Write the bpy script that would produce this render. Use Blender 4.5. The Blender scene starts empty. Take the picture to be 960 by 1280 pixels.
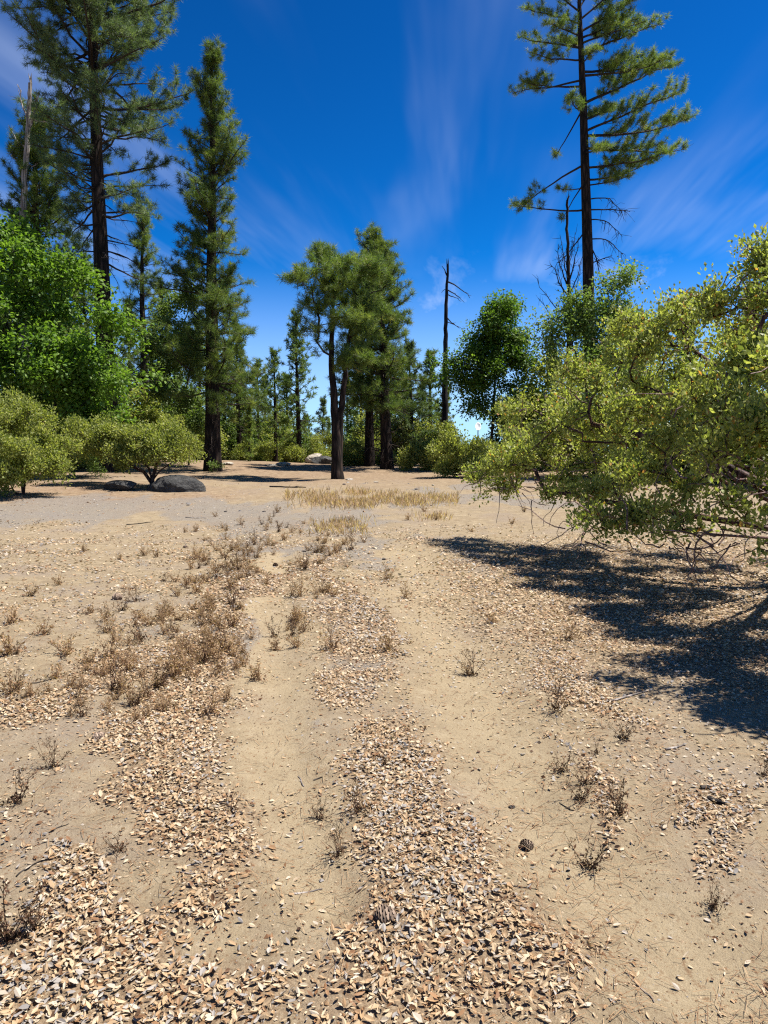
import bpy, math, random
import numpy as np

# ------------------------------------------------------------------ scene, camera, light
sc = bpy.context.scene
col = sc.collection
F, CX, CY, HOR = 900.0, 480.0, 640.0, 562.0
CAMZ = 1.6
PITCH = math.atan((CY - HOR) / F)
cam_d = bpy.data.cameras.new('camera')
cam = bpy.data.objects.new('camera', cam_d)
col.objects.link(cam)
cam.location = (0, 0, CAMZ)
cam.rotation_euler = (math.pi / 2 - PITCH, 0, 0)
cam_d.sensor_fit = 'VERTICAL'
cam_d.sensor_height = 24.0
cam_d.lens = 12.0 / (CY / F)
cam_d.clip_start = 0.05
cam_d.clip_end = 6000
sc.camera = cam

SUN_EL = math.radians(63)
SUN_AZ = math.radians(80)          # from +y (view direction) towards +x
sun_dir = (math.sin(SUN_AZ) * math.cos(SUN_EL), math.cos(SUN_AZ) * math.cos(SUN_EL), math.sin(SUN_EL))
sl = bpy.data.lights.new('sun', 'SUN')
sl.energy = 5.0
sl.angle = math.radians(0.53)
sl.color = (1.0, 0.955, 0.88)
so = bpy.data.objects.new('sun', sl)
col.objects.link(so)
so.location = (20, 20, 60)
from mathutils import Vector
so.rotation_euler = Vector(sun_dir).to_track_quat('Z', 'Y').to_euler()

sc.view_settings.view_transform = 'Standard'
sc.view_settings.look = 'None'
sc.view_settings.gamma = 1
sc.view_settings.use_curve_mapping = False
sc.view_settings.exposure = 1.08
sc.cycles.max_bounces = 6
sc.cycles.diffuse_bounces = 4
sc.cycles.glossy_bounces = 2
sc.cycles.transmission_bounces = 3
sc.cycles.use_adaptive_sampling = True
sc.cycles.use_denoising = False
sc.cycles.filter_width = 1.2
sc.cycles.sample_clamp_indirect = 4.0

w = bpy.data.worlds.new('World')
sc.world = w
w.use_nodes = True
nt = w.node_tree
nt.nodes.clear()
N = nt.nodes.new
Lk = nt.links.new
out = N('ShaderNodeOutputWorld')
bg = N('ShaderNodeBackground')
bg.inputs['Strength'].default_value = 0.1
sky = N('ShaderNodeTexSky')
sky.sky_type = 'NISHITA'
sky.sun_disc = False
sky.sun_elevation = SUN_EL
sky.sun_rotation = SUN_AZ
sky.altitude = 1800
sky.air_density = 1.0
sky.dust_density = 0.15
sky.ozone_density = 2.5
grade = N('ShaderNodeMix'); grade.data_type = 'RGBA'; grade.blend_type = 'MULTIPLY'
grade.inputs['Factor'].default_value = 1.0
pre = N('ShaderNodeMix'); pre.data_type = 'RGBA'; pre.blend_type = 'MULTIPLY'; pre.inputs['Factor'].default_value = 1.0
pre.inputs['B'].default_value = (1 / 6, 1 / 6, 1 / 6, 1)
Lk(sky.outputs[0], pre.inputs['A'])
gam = N('ShaderNodeGamma'); gam.inputs['Gamma'].default_value = 1.6      # deep mountain-sky saturation
Lk(pre.outputs['Result'], gam.inputs[0])
Lk(gam.outputs[0], grade.inputs['A'])
grade.inputs['B'].default_value = (0.22, 3.35, 4.9, 1)
tc = N('ShaderNodeTexCoord')
sep = N('ShaderNodeSeparateXYZ')
Lk(tc.outputs['Generated'], sep.inputs[0])


def wm(op, a, b=None, clamp=False):
    n = N('ShaderNodeMath'); n.operation = op; n.use_clamp = clamp
    for i, v in enumerate((a, b)):
        if v is None: continue
        if isinstance(v, (int, float)): n.inputs[i].default_value = v
        else: Lk(v, n.inputs[i])
    return n.outputs[0]


zc = wm('MAXIMUM', sep.outputs[2], 0.03)
u = wm('DIVIDE', sep.outputs[0], zc)
v = wm('DIVIDE', sep.outputs[1], zc)
ur = wm('SUBTRACT', wm('MULTIPLY', u, math.cos(0.12)), wm('MULTIPLY', v, math.sin(0.12)))
vr = wm('ADD', wm('MULTIPLY', u, math.sin(0.12)), wm('MULTIPLY', v, math.cos(0.12)))


def wcomb(a, b, c=0.0):
    n = N('ShaderNodeCombineXYZ')
    for i, q in enumerate((a, b, c)):
        if isinstance(q, (int, float)): n.inputs[i].default_value = q
        else: Lk(q, n.inputs[i])
    return n.outputs[0]


def wnoise(vec, scale, detail, rough, lo, hi, dist=0.0):
    n = N('ShaderNodeTexNoise')
    n.inputs['Scale'].default_value = scale
    n.inputs['Detail'].default_value = detail
    n.inputs['Roughness'].default_value = rough
    n.inputs['Distortion'].default_value = dist
    Lk(vec, n.inputs['Vector'])
    m = N('ShaderNodeMapRange'); m.interpolation_type = 'SMOOTHSTEP'
    m.inputs['From Min'].default_value = lo
    m.inputs['From Max'].default_value = hi
    Lk(n.outputs[0], m.inputs['Value'])
    return m.outputs[0]


streak = wnoise(wcomb(wm('MULTIPLY', ur, 2.6), wm('MULTIPLY', vr, 0.34), 3.7), 1.0, 4, 0.55, 0.42, 0.80, 0.25)
patch = wnoise(wcomb(wm('MULTIPLY', ur, 0.8), wm('MULTIPLY', vr, 0.5), 8.1), 1.0, 2, 0.5, 0.38, 0.66)
cirrus = wm('MULTIPLY', wm('MULTIPLY', streak, patch), 0.34)
puff = wnoise(wcomb(wm('MULTIPLY', sep.outputs[0], 5.0), wm('MULTIPLY', sep.outputs[1], 5.0), wm('MULTIPLY', sep.outputs[2], 9.0)), 1.0, 6, 0.62, 0.52, 0.74, 0.4)
lowm = N('ShaderNodeMapRange'); lowm.interpolation_type = 'SMOOTHSTEP'
lowm.inputs['From Min'].default_value = 0.30; lowm.inputs['From Max'].default_value = 0.12
Lk(sep.outputs[2], lowm.inputs['Value'])
puffs = wm('MULTIPLY', wm('MULTIPLY', puff, lowm.outputs[0]), 0.85)
hzm = N('ShaderNodeMapRange'); hzm.interpolation_type = 'SMOOTHSTEP'
hzm.inputs['From Min'].default_value = 0.26; hzm.inputs['From Max'].default_value = 0.0; hzm.inputs['To Max'].default_value = 0.7
Lk(sep.outputs[2], hzm.inputs['Value'])
cl = wm('MAXIMUM', wm('MAXIMUM', cirrus, puffs), hzm.outputs[0])
cmix = N('ShaderNodeMix'); cmix.data_type = 'RGBA'
Lk(cl, cmix.inputs['Factor'])
Lk(grade.outputs['Result'], cmix.inputs['A'])
cmix.inputs['B'].default_value = (3.6, 4.3, 5.8, 1)
Lk(cmix.outputs['Result'], bg.inputs[0])
Lk(bg.outputs[0], out.inputs[0])

# ------------------------------------------------------------------ geometry helpers
sp_, cp_ = math.sin(PITCH), math.cos(PITCH)


def P(px, py, Y):
    """point on the ray of photo pixel (px, py) at distance Y along the ground"""
    x = (px - CX) / F; q = (py - CY) / F
    dy = cp_ - q * sp_; dz = -sp_ - q * cp_
    t = Y / dy
    return np.array([x * t, Y, CAMZ + dz * t])


def proj(p):
    p = np.atleast_2d(p)
    y = p[:, 1]; z = p[:, 2] - CAMZ
    dep = y * cp_ - z * sp_
    up = y * sp_ + z * cp_
    return CX + F * p[:, 0] / dep, CY - F * up / dep


def hash2(ix, iy, seed):
    h = (ix.astype(np.int64) * 374761393 + iy.astype(np.int64) * 668265263 + seed * 982451653) & 0x7fffffff
    h = ((h ^ (h >> 13)) * 1274126177) & 0x7fffffff
    return ((h ^ (h >> 16)) & 0xffff) / 65535.0


def vnoise(x, y, seed=0):
    x = np.asarray(x, float); y = np.asarray(y, float)
    ix = np.floor(x); iy = np.floor(y)
    fx = x - ix; fy = y - iy
    fx = fx * fx * (3 - 2 * fx); fy = fy * fy * (3 - 2 * fy)
    a = hash2(ix, iy, seed); b = hash2(ix + 1, iy, seed)
    c = hash2(ix, iy + 1, seed); d = hash2(ix + 1, iy + 1, seed)
    return (a * (1 - fx) + b * fx) * (1 - fy) + (c * (1 - fx) + d * fx) * fy


def fbm(x, y, seed=0, octs=4):
    s = 0; a = 0.5; f = 1.0
    for o in range(octs):
        s = s + a * vnoise(np.asarray(x) * f, np.asarray(y) * f, seed + o * 17)
        a *= 0.5; f *= 2.03
    return s / (1 - 0.5 ** octs)


def sst(a, b, x):
    t = np.clip((np.asarray(x, float) - a) / (b - a), 0, 1)
    return t * t * (3 - 2 * t)


def seg_dist(x, y, pts):
    best = np.full(np.shape(x), 1e9)
    wb = np.zeros(np.shape(x))
    for (x0, y0, w0), (x1, y1, w1) in zip(pts[:-1], pts[1:]):
        dx, dy = x1 - x0, y1 - y0
        t = np.clip(((x - x0) * dx + (y - y0) * dy) / (dx * dx + dy * dy + 1e-9), 0, 1)
        d = np.hypot(x - x0 - t * dx, y - y0 - t * dy)
        m = d < best
        best = np.where(m, d, best)
        wb = np.where(m, w0 + t * (w1 - w0), wb)
    return best, wb


def flat(px, py):
    d = CAMZ * F / (py - HOR)
    p = P(px, py, d)
    return p[0], p[1]


def pl(*pts):
    r = []
    for px, py, wpx in pts:
        x, y = flat(px, py)
        r.append((x, y, wpx / F * y))
    return r


# painted-by-nature masks on the ground, in metres
LITTER = [pl((400, 690, 14), (435, 780, 40), (450, 870, 75), (485, 950, 62), (545, 1050, 82), (560, 1150, 110), (560, 1290, 190)),
          pl((335, 705, 12), (285, 790, 40), (245, 860, 72), (215, 940, 92), (215, 1010, 80), (250, 1110, 60), (250, 1190, 90), (200, 1290, 230)),
          pl((60, 1150, 20), (100, 1230, 110), (60, 1290, 170)),
          pl((960, 930, 40), (900, 1000, 40), (930, 1075, 60), (850, 1100, 25)), pl((330, 720, 40), (250, 790, 60), (140, 860, 60), (40, 900, 50)), pl((700, 940, 20), (760, 1010, 30), (740, 1090, 24)),
          pl((960, 1100, 40), (900, 1180, 30)), pl((620, 760, 22), (700, 850, 36), (820, 920, 40))]
SAND = [pl((352, 690, 12), (345, 760, 26), (342, 860, 30), (352, 960, 44), (372, 1050, 62), (405, 1120, 50), (430, 1180, 20)),
        pl((500, 690, 40), (560, 800, 55), (600, 930, 60), (650, 1030, 55), (760, 1160, 80), (900, 1290, 120))]
GREY = [pl((300, 640, 75), (335, 700, 28), (305, 770, 36), (290, 830, 34)),
        pl((430, 645, 70), (410, 740, 34), (425, 800, 34), (440, 860, 30)),
        pl((690, 640, 50), (600, 632, 60), (500, 640, 50)), pl((80, 640, 70), (20, 655, 60)),
        pl((355, 905, 14), (380, 920, 14)),
        pl((640, 618, 70), (540, 626, 40)),
        pl((40, 660, 60), (200, 640, 60), (260, 655, 40)),
        pl((560, 690, 30), (620, 720, 22))]


def masks(x, y):
    jx = (fbm(x * 1.6, y * 1.1, 5, 3) - 0.5) * 0.7
    jy = (fbm(x * 1.6, y * 1.1, 9, 3) - 0.5) * 0.9
    xx, yy = x + jx * np.clip(y / 6, 0.35, 1.6), y + jy
    n = fbm(x * 1.7, y * 1.7, 31, 5); n2 = fbm(x * 6.0, y * 5.0, 37, 3)
    lit = np.zeros(np.shape(x))
    for pts in LITTER:
        d, wd = seg_dist(xx, yy, pts)
        lit = np.maximum(lit, np.exp(-0.8 * (d / (wd + 1e-6)) ** 2))
    sand = np.zeros(np.shape(x))
    for pts in SAND:
        d, wd = seg_dist(xx, yy, pts)
        sand = np.maximum(sand, np.exp(-0.9 * (d / (wd + 1e-6)) ** 2))
    grey = np.zeros(np.shape(x))
    for pts in GREY:
        d, wd = seg_dist(xx, yy, pts)
        grey = np.maximum(grey, np.exp(-0.8 * (d / (wd + 1e-6)) ** 2))
    # litter below the big shrub
    under = sst(1.45, 0.7, np.hypot((x - 4.6) / 3.6, (y - 8.0) / 4.6))
    lit = sst(0.22, 1.05, lit * 1.0 + 1.2 * (n - 0.5) + 0.8 * (n2 - 0.5) - 0.38 * sand)
    lit = np.maximum(lit, under * np.clip(0.15 + 0.9 * n, 0, 1))
    lit = np.maximum(lit, 0.30 * sst(0.45, 0.72, n) * (1 - 0.8 * sand))
    grey = sst(0.15, 0.75, 0.85 * grey + 1.7 * (fbm(x * 1.5, y * 0.8, 51, 5) - 0.5) - 0.5 * sand)
    return np.clip(lit, 0, 1), np.clip(sand, 0, 1), np.clip(grey, 0, 1)


def gz(x, y):
    x = np.asarray(x, float); y = np.asarray(y, float)
    z = 0.42 * sst(12, 28, y) + 0.36 * sst(27, 39, y)
    z = z + 0.25 * sst(-3, -10, x) * sst(12, 22, y) * sst(60, 36, y)
    z = z - 3.2 * sst(41, 95, y) - 4.0 * sst(90, 900, np.hypot(x, y))
    near = sst(70, 25, np.hypot(x, y))
    z = z + near * (0.16 * (fbm(x * 0.22, y * 0.22, 3, 3) - 0.5) * sst(3, 14, y)
                    + 0.05 * (fbm(x * 0.9, y * 0.9, 7, 3) - 0.5)
                    + 0.028 * (fbm(x * 4.5, y * 4.5, 11, 3) - 0.5))
    for pts in SAND:
        d, wd = seg_dist(x, y, pts)
        z = z - 0.035 * sst(1.6, 0.2, d / (wd + 1e-6))
    return z


class MB:
    def __init__(self):
        self.v = []; self.f = {3: [], 4: []}; self.t = []; self.n = 0

    def add(self, V, Fc, tint=0.5):
        V = np.asarray(V, float).reshape(-1, 3)
        Fc = np.asarray(Fc, np.int64)
        self.v.append(V)
        self.f[Fc.shape[1]].append(Fc + self.n)
        t = np.asarray(tint, float)
        self.t.append(np.full(len(V), float(t)) if t.ndim == 0 else t)
        self.n += len(V)

    def stamp(self, T, Fc, pos, R, s, tint):
        n = len(pos); k = len(T)
        s = np.asarray(s, float)
        if s.ndim == 1: s = s[:, None]
        if s.shape[1] == 1: TT = T[None] * s[:, None, :]
        else: TT = T[None] * s[:, None, :]
        V = np.einsum('nij,nkj->nki', R, TT) + pos[:, None, :]
        Fi = (np.asarray(Fc)[None] + (np.arange(n) * k)[:, None, None]).reshape(-1, np.asarray(Fc).shape[1])
        self.add(V.reshape(-1, 3), Fi, np.repeat(np.asarray(tint, float), k))

    def tube(self, pts, rad, sides=5, tint=0.5, cap=False):
        pts = np.asarray(pts, float); n = len(pts)
        if n < 2: return
        rad = np.asarray(rad, float)
        tg = np.gradient(pts, axis=0)
        tg /= np.linalg.norm(tg, axis=1)[:, None] + 1e-12
        up = np.array([0, 0, 1.0]) if abs(tg[0][2]) < 0.9 else np.array([1.0, 0, 0])
        a = np.cross(tg[0], up); a /= np.linalg.norm(a)
        A = np.zeros((n, 3)); A[0] = a
        for i in range(1, n):
            a = A[i - 1] - tg[i] * np.dot(A[i - 1], tg[i])
            A[i] = a / (np.linalg.norm(a) + 1e-12)
        B = np.cross(tg, A)
        th = np.arange(sides) * 2 * math.pi / sides
        V = pts[:, None, :] + rad[:, None, None] * (np.cos(th)[None, :, None] * A[:, None, :] + np.sin(th)[None, :, None] * B[:, None, :])
        i = np.arange(n - 1)[:, None] * sides
        j = np.arange(sides)[None, :]
        j2 = (j + 1) % sides
        Fq = np.stack([i + j, i + j2, i + sides + j2, i + sides + j], -1).reshape(-1, 4)
        self.add(V.reshape(-1, 3), Fq, tint)

    def build(self, name, mat, parent=None, smooth=False):
        me = mesh_of(self, name, mat, smooth)
        return obj(name, me, parent)


def mesh_of(mb, name, mat, smooth=False):
    me = bpy.data.meshes.new(name)
    if not mb.v:
        me.materials.append(mat); return me
    V = np.concatenate(mb.v)
    t3 = np.concatenate(mb.f[3]) if mb.f[3] else np.zeros((0, 3), np.int64)
    t4 = np.concatenate(mb.f[4]) if mb.f[4] else np.zeros((0, 4), np.int64)
    me.vertices.add(len(V))
    me.vertices.foreach_set('co', V.astype(np.float32).ravel())
    loops = np.concatenate([t3.ravel(), t4.ravel()]).astype(np.int32)
    me.loops.add(len(loops))
    me.loops.foreach_set('vertex_index', loops)
    npol = len(t3) + len(t4)
    me.polygons.add(npol)
    st = np.concatenate([np.arange(len(t3)) * 3, len(t3) * 3 + np.arange(len(t4)) * 4]).astype(np.int32)
    me.polygons.foreach_set('loop_start', st)
    if smooth:
        me.polygons.foreach_set('use_smooth', np.ones(npol, bool))
    else:
        me.polygons.foreach_set('use_smooth', np.zeros(npol, bool))
    at = me.attributes.new('tint', 'FLOAT', 'POINT')
    at.data.foreach_set('value', np.concatenate(mb.t).astype(np.float32))
    me.update(calc_edges=True)
    me.materials.append(mat)
    return me


def obj(name, me, parent=None):
    o = bpy.data.objects.new(name, me)
    col.objects.link(o)
    if parent is not None: o.parent = parent
    return o


def tag(o, label=None, cat=None, group=None, kind=None):
    if label: o['label'] = label
    if cat: o['category'] = cat
    if group: o['group'] = group
    if kind: o['kind'] = kind
    return o


def thing(name, loc, label, cat, group=None, rz=0.0, s=1.0):
    o = bpy.data.objects.new(name, None)
    col.objects.link(o)
    o.empty_display_size = 0.2
    o.location = loc
    o.rotation_euler = (0, 0, rz)
    o.scale = (s, s, s)
    return tag(o, label, cat, group)


def copy_tree(src, loc, rz=0.0, s=1.0, label=None, group=None):
    r = src.copy(); col.objects.link(r)
    r.location = loc; r.rotation_euler = (0, 0, rz); r.scale = s if isinstance(s, tuple) else (s, s, s)
    if label: r['label'] = label
    if group: r['group'] = group
    elif 'group' in r: del r['group']
    for ch in list(src.children):
        c = ch.copy(); col.objects.link(c); c.parent = r
    return r


def frames(fwd, up, roll=None):
    """rotation matrices with columns (side, fwd, normal)"""
    f = fwd / (np.linalg.norm(fwd, axis=1)[:, None] + 1e-12)
    s = np.cross(f, up)
    ln = np.linalg.norm(s, axis=1)[:, None]
    s = np.where(ln < 1e-4, np.array([[1.0, 0, 0]]), s / (ln + 1e-12))
    n = np.cross(s, f)
    if roll is not None:
        c = np.cos(roll)[:, None]; q = np.sin(roll)[:, None]
        s, n = s * c + n * q, n * c - s * q
    return np.stack([s, f, n], axis=2)


def rdir(rng, n):
    d = rng.normal(size=(n, 3))
    return d / np.linalg.norm(d, axis=1)[:, None]


# ------------------------------------------------------------------ materials
def new_mat(name):
    m = bpy.data.materials.new(name); m.use_nodes = True
    m.node_tree.nodes.clear()
    return m, m.node_tree.nodes.new, m.node_tree.links.new


def ramp(N, stops, interp='LINEAR'):
    r = N('ShaderNodeValToRGB')
    r.color_ramp.interpolation = interp
    e = r.color_ramp.elements
    while len(e) < len(stops): e.new(0.5)
    for el, (p, c) in zip(e, stops):
        el.position = p; el.color = (c[0], c[1], c[2], 1)
    return r


def leaf_mat(name, stops, transl=0.35, rough=0.5, spec=0.4, tcol=1.0, gain=1.0):
    stops = [(p, tuple(min(0.85, q * gain) for q in c)) for p, c in stops]
    m, N, L = new_mat(name)
    a = N('ShaderNodeAttribute'); a.attribute_name = 'tint'
    r = ramp(N, stops); L(a.outputs['Fac'], r.inputs[0])
    oi = N('ShaderNodeObjectInfo')
    hs = N('ShaderNodeHueSaturation')
    mr = N('ShaderNodeMapRange'); mr.inputs['To Min'].default_value = 0.85; mr.inputs['To Max'].default_value = 1.15
    L(oi.outputs['Random'], mr.inputs['Value']); L(mr.outputs[0], hs.inputs['Value'])
    L(r.outputs[0], hs.inputs['Color'])
    b = N('ShaderNodeBsdfPrincipled')
    b.inputs['Roughness'].default_value = rough
    b.inputs['Specular IOR Level'].default_value = spec
    L(hs.outputs[0], b.inputs['Base Color'])
    o = N('ShaderNodeOutputMaterial')
    if transl > 0:
        t = N('ShaderNodeBsdfTranslucent')
        g = N('ShaderNodeMix'); g.data_type = 'RGBA'; g.blend_type = 'MULTIPLY'; g.inputs['Factor'].default_value = 1
        L(hs.outputs[0], g.inputs['A']); g.inputs['B'].default_value = (1.15 * tcol, 1.25 * tcol, 0.55 * tcol, 1)
        L(g.outputs['Result'], t.inputs[0])
        mx = N('ShaderNodeMixShader'); mx.inputs[0].default_value = transl
        L(b.outputs[0], mx.inputs[1]); L(t.outputs[0], mx.inputs[2])
        L(mx.outputs[0], o.inputs[0])
    else:
        L(b.outputs[0], o.inputs[0])
    return m


def bark_mat(name, c0, c1, c2, sx=9.0, sz=1.6, bump=0.6, dist=0.03, rough=0.9):
    m, N, L = new_mat(name)
    tc = N('ShaderNodeTexCoord')
    mp = N('ShaderNodeMapping'); mp.inputs['Scale'].default_value = (sx, sx, sz)
    L(tc.outputs['Object'], mp.inputs[0])
    vo = N('ShaderNodeTexVoronoi'); vo.feature = 'DISTANCE_TO_EDGE'; vo.inputs['Scale'].default_value = 1.0
    n1 = N('ShaderNodeTexNoise'); n1.inputs['Scale'].default_value = 1.3; n1.inputs['Detail'].default_value = 6
    L(mp.outputs[0], n1.inputs['Vector'])
    ad = N('ShaderNodeMix'); ad.data_type = 'VECTOR'; ad.inputs['Factor'].default_value = 0.25
    L(mp.outputs[0], ad.inputs['A']); L(n1.outputs['Color'], ad.inputs['B'])
    L(ad.outputs['Result'], vo.inputs['Vector'])
    mr = N('ShaderNodeMapRange'); mr.inputs['From Max'].default_value = 0.25
    L(vo.outputs['Distance'], mr.inputs['Value'])
    mu = N('ShaderNodeMath'); mu.operation = 'MULTIPLY'
    L(mr.outputs[0], mu.inputs[0]); L(n1.outputs['Fac'], mu.inputs[1])
    r = ramp(N, [(0.0, c0), (0.35, c1), (0.75, c2)])
    L(mu.outputs[0], r.inputs[0])
    b = N('ShaderNodeBsdfPrincipled'); b.inputs['Roughness'].default_value = rough
    b.inputs['Specular IOR Level'].default_value = 0.2
    L(r.outputs[0], b.inputs['Base Color'])
    bp = N('ShaderNodeBump'); bp.inputs['Strength'].default_value = bump; bp.inputs['Distance'].default_value = dist
    L(mu.outputs[0], bp.inputs['Height']); L(bp.outputs[0], b.inputs['Normal'])
    o = N('ShaderNodeOutputMaterial'); L(b.outputs[0], o.inputs[0])
    return m


M_PBARK = bark_mat('pine_bark', (0.007, 0.005, 0.0036), (0.026, 0.0165, 0.012), (0.066, 0.042, 0.030))
M_PLIMB = bark_mat('pine_limb_bark', (0.014, 0.010, 0.008), (0.045, 0.032, 0.025), (0.09, 0.066, 0.05), 30, 30, 0.4, 0.01)
M_GREYW = bark_mat('bleached_wood', (0.10, 0.085, 0.075), (0.30, 0.26, 0.23), (0.50, 0.46, 0.42), 14, 0.7, 0.5, 0.02)
M_CHAR = bark_mat('charred_wood', (0.006, 0.005, 0.005), (0.022, 0.018, 0.017), (0.07, 0.06, 0.056), 12, 0.9, 0.5, 0.02)
M_OBARK = bark_mat('oak_bark', (0.012, 0.010, 0.009), (0.05, 0.042, 0.036), (0.11, 0.095, 0.08), 14, 5, 0.5, 0.02)
M_MBARK = bark_mat('manzanita_bark', (0.022, 0.010, 0.008), (0.075, 0.032, 0.024), (0.20, 0.115, 0.09), 18, 6, 0.3, 0.006, 0.55)
M_NEEDLE = leaf_mat('pine_needles', [(0, (0.030, 0.052, 0.014)), (0.45, (0.080, 0.120, 0.028)), (0.9, (0.17, 0.20, 0.05)), (1, (0.23, 0.21, 0.07))], 0.45, 0.55, 0.35, gain=1.45)
M_NEEDLE_BLUE = leaf_mat('bluish_pine_needles', [(0, (0.028, 0.046, 0.022)), (0.5, (0.066, 0.096, 0.042)), (1, (0.15, 0.18, 0.075))], 0.42, 0.55, 0.35, gain=1.5)
M_OAK = leaf_mat('oak_leaves', [(0, (0.040, 0.078, 0.012)), (0.5, (0.092, 0.165, 0.022)), (1, (0.17, 0.25, 0.04))], 0.48, 0.55, 0.3, gain=1.35)
M_OAKD = leaf_mat('dull_oak_leaves', [(0, (0.038, 0.064, 0.016)), (0.5, (0.085, 0.130, 0.030)), (1, (0.16, 0.20, 0.06))], 0.44, 0.55, 0.3, gain=1.5)
M_MANZ = leaf_mat('manzanita_leaves', [(0, (0.085, 0.105, 0.028)), (0.45, (0.19, 0.215, 0.055)), (0.86, (0.32, 0.32, 0.11)), (0.94, (0.32, 0.25, 0.06)), (1, (0.36, 0.17, 0.05))], 0.48, 0.5, 0.35, gain=1.5)
M_MANZD = leaf_mat('far_manzanita_leaves', [(0, (0.080, 0.100, 0.026)), (0.5, (0.175, 0.195, 0.048)), (1, (0.29, 0.28, 0.085))], 0.46, 0.55, 0.3, gain=1.5)
M_WEED = leaf_mat('dry_weed_stems', [(0, (0.035, 0.020, 0.013)), (0.4, (0.19, 0.10, 0.06)), (0.75, (0.50, 0.32, 0.18)), (1, (0.62, 0.44, 0.27))], 0.35, 0.7, 0.2, 0.9, gain=0.78)
M_STRAW = leaf_mat('straw_grass', [(0, (0.34, 0.20, 0.12)), (0.5, (0.60, 0.40, 0.25)), (1, (0.74, 0.55, 0.37))], 0.45, 0.7, 0.2, 0.8, gain=0.9)
M_LITTER = leaf_mat('dead_leaves', [(0, (0.045, 0.024, 0.014)), (0.10, (0.17, 0.085, 0.04)), (0.26, (0.34, 0.17, 0.075)), (0.42, (0.56, 0.36, 0.19)),
                                    (0.62, (0.70, 0.52, 0.32)), (0.76, (0.76, 0.62, 0.45)), (0.84, (0.50, 0.45, 0.40)), (1, (0.28, 0.25, 0.23))], 0.16, 0.62, 0.3, 0.6, gain=0.69)
M_CONE = leaf_mat('pine_cone_scales', [(0, (0.05, 0.034, 0.025)), (1, (0.40, 0.29, 0.21))], 0, 0.8, 0.2)


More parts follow.
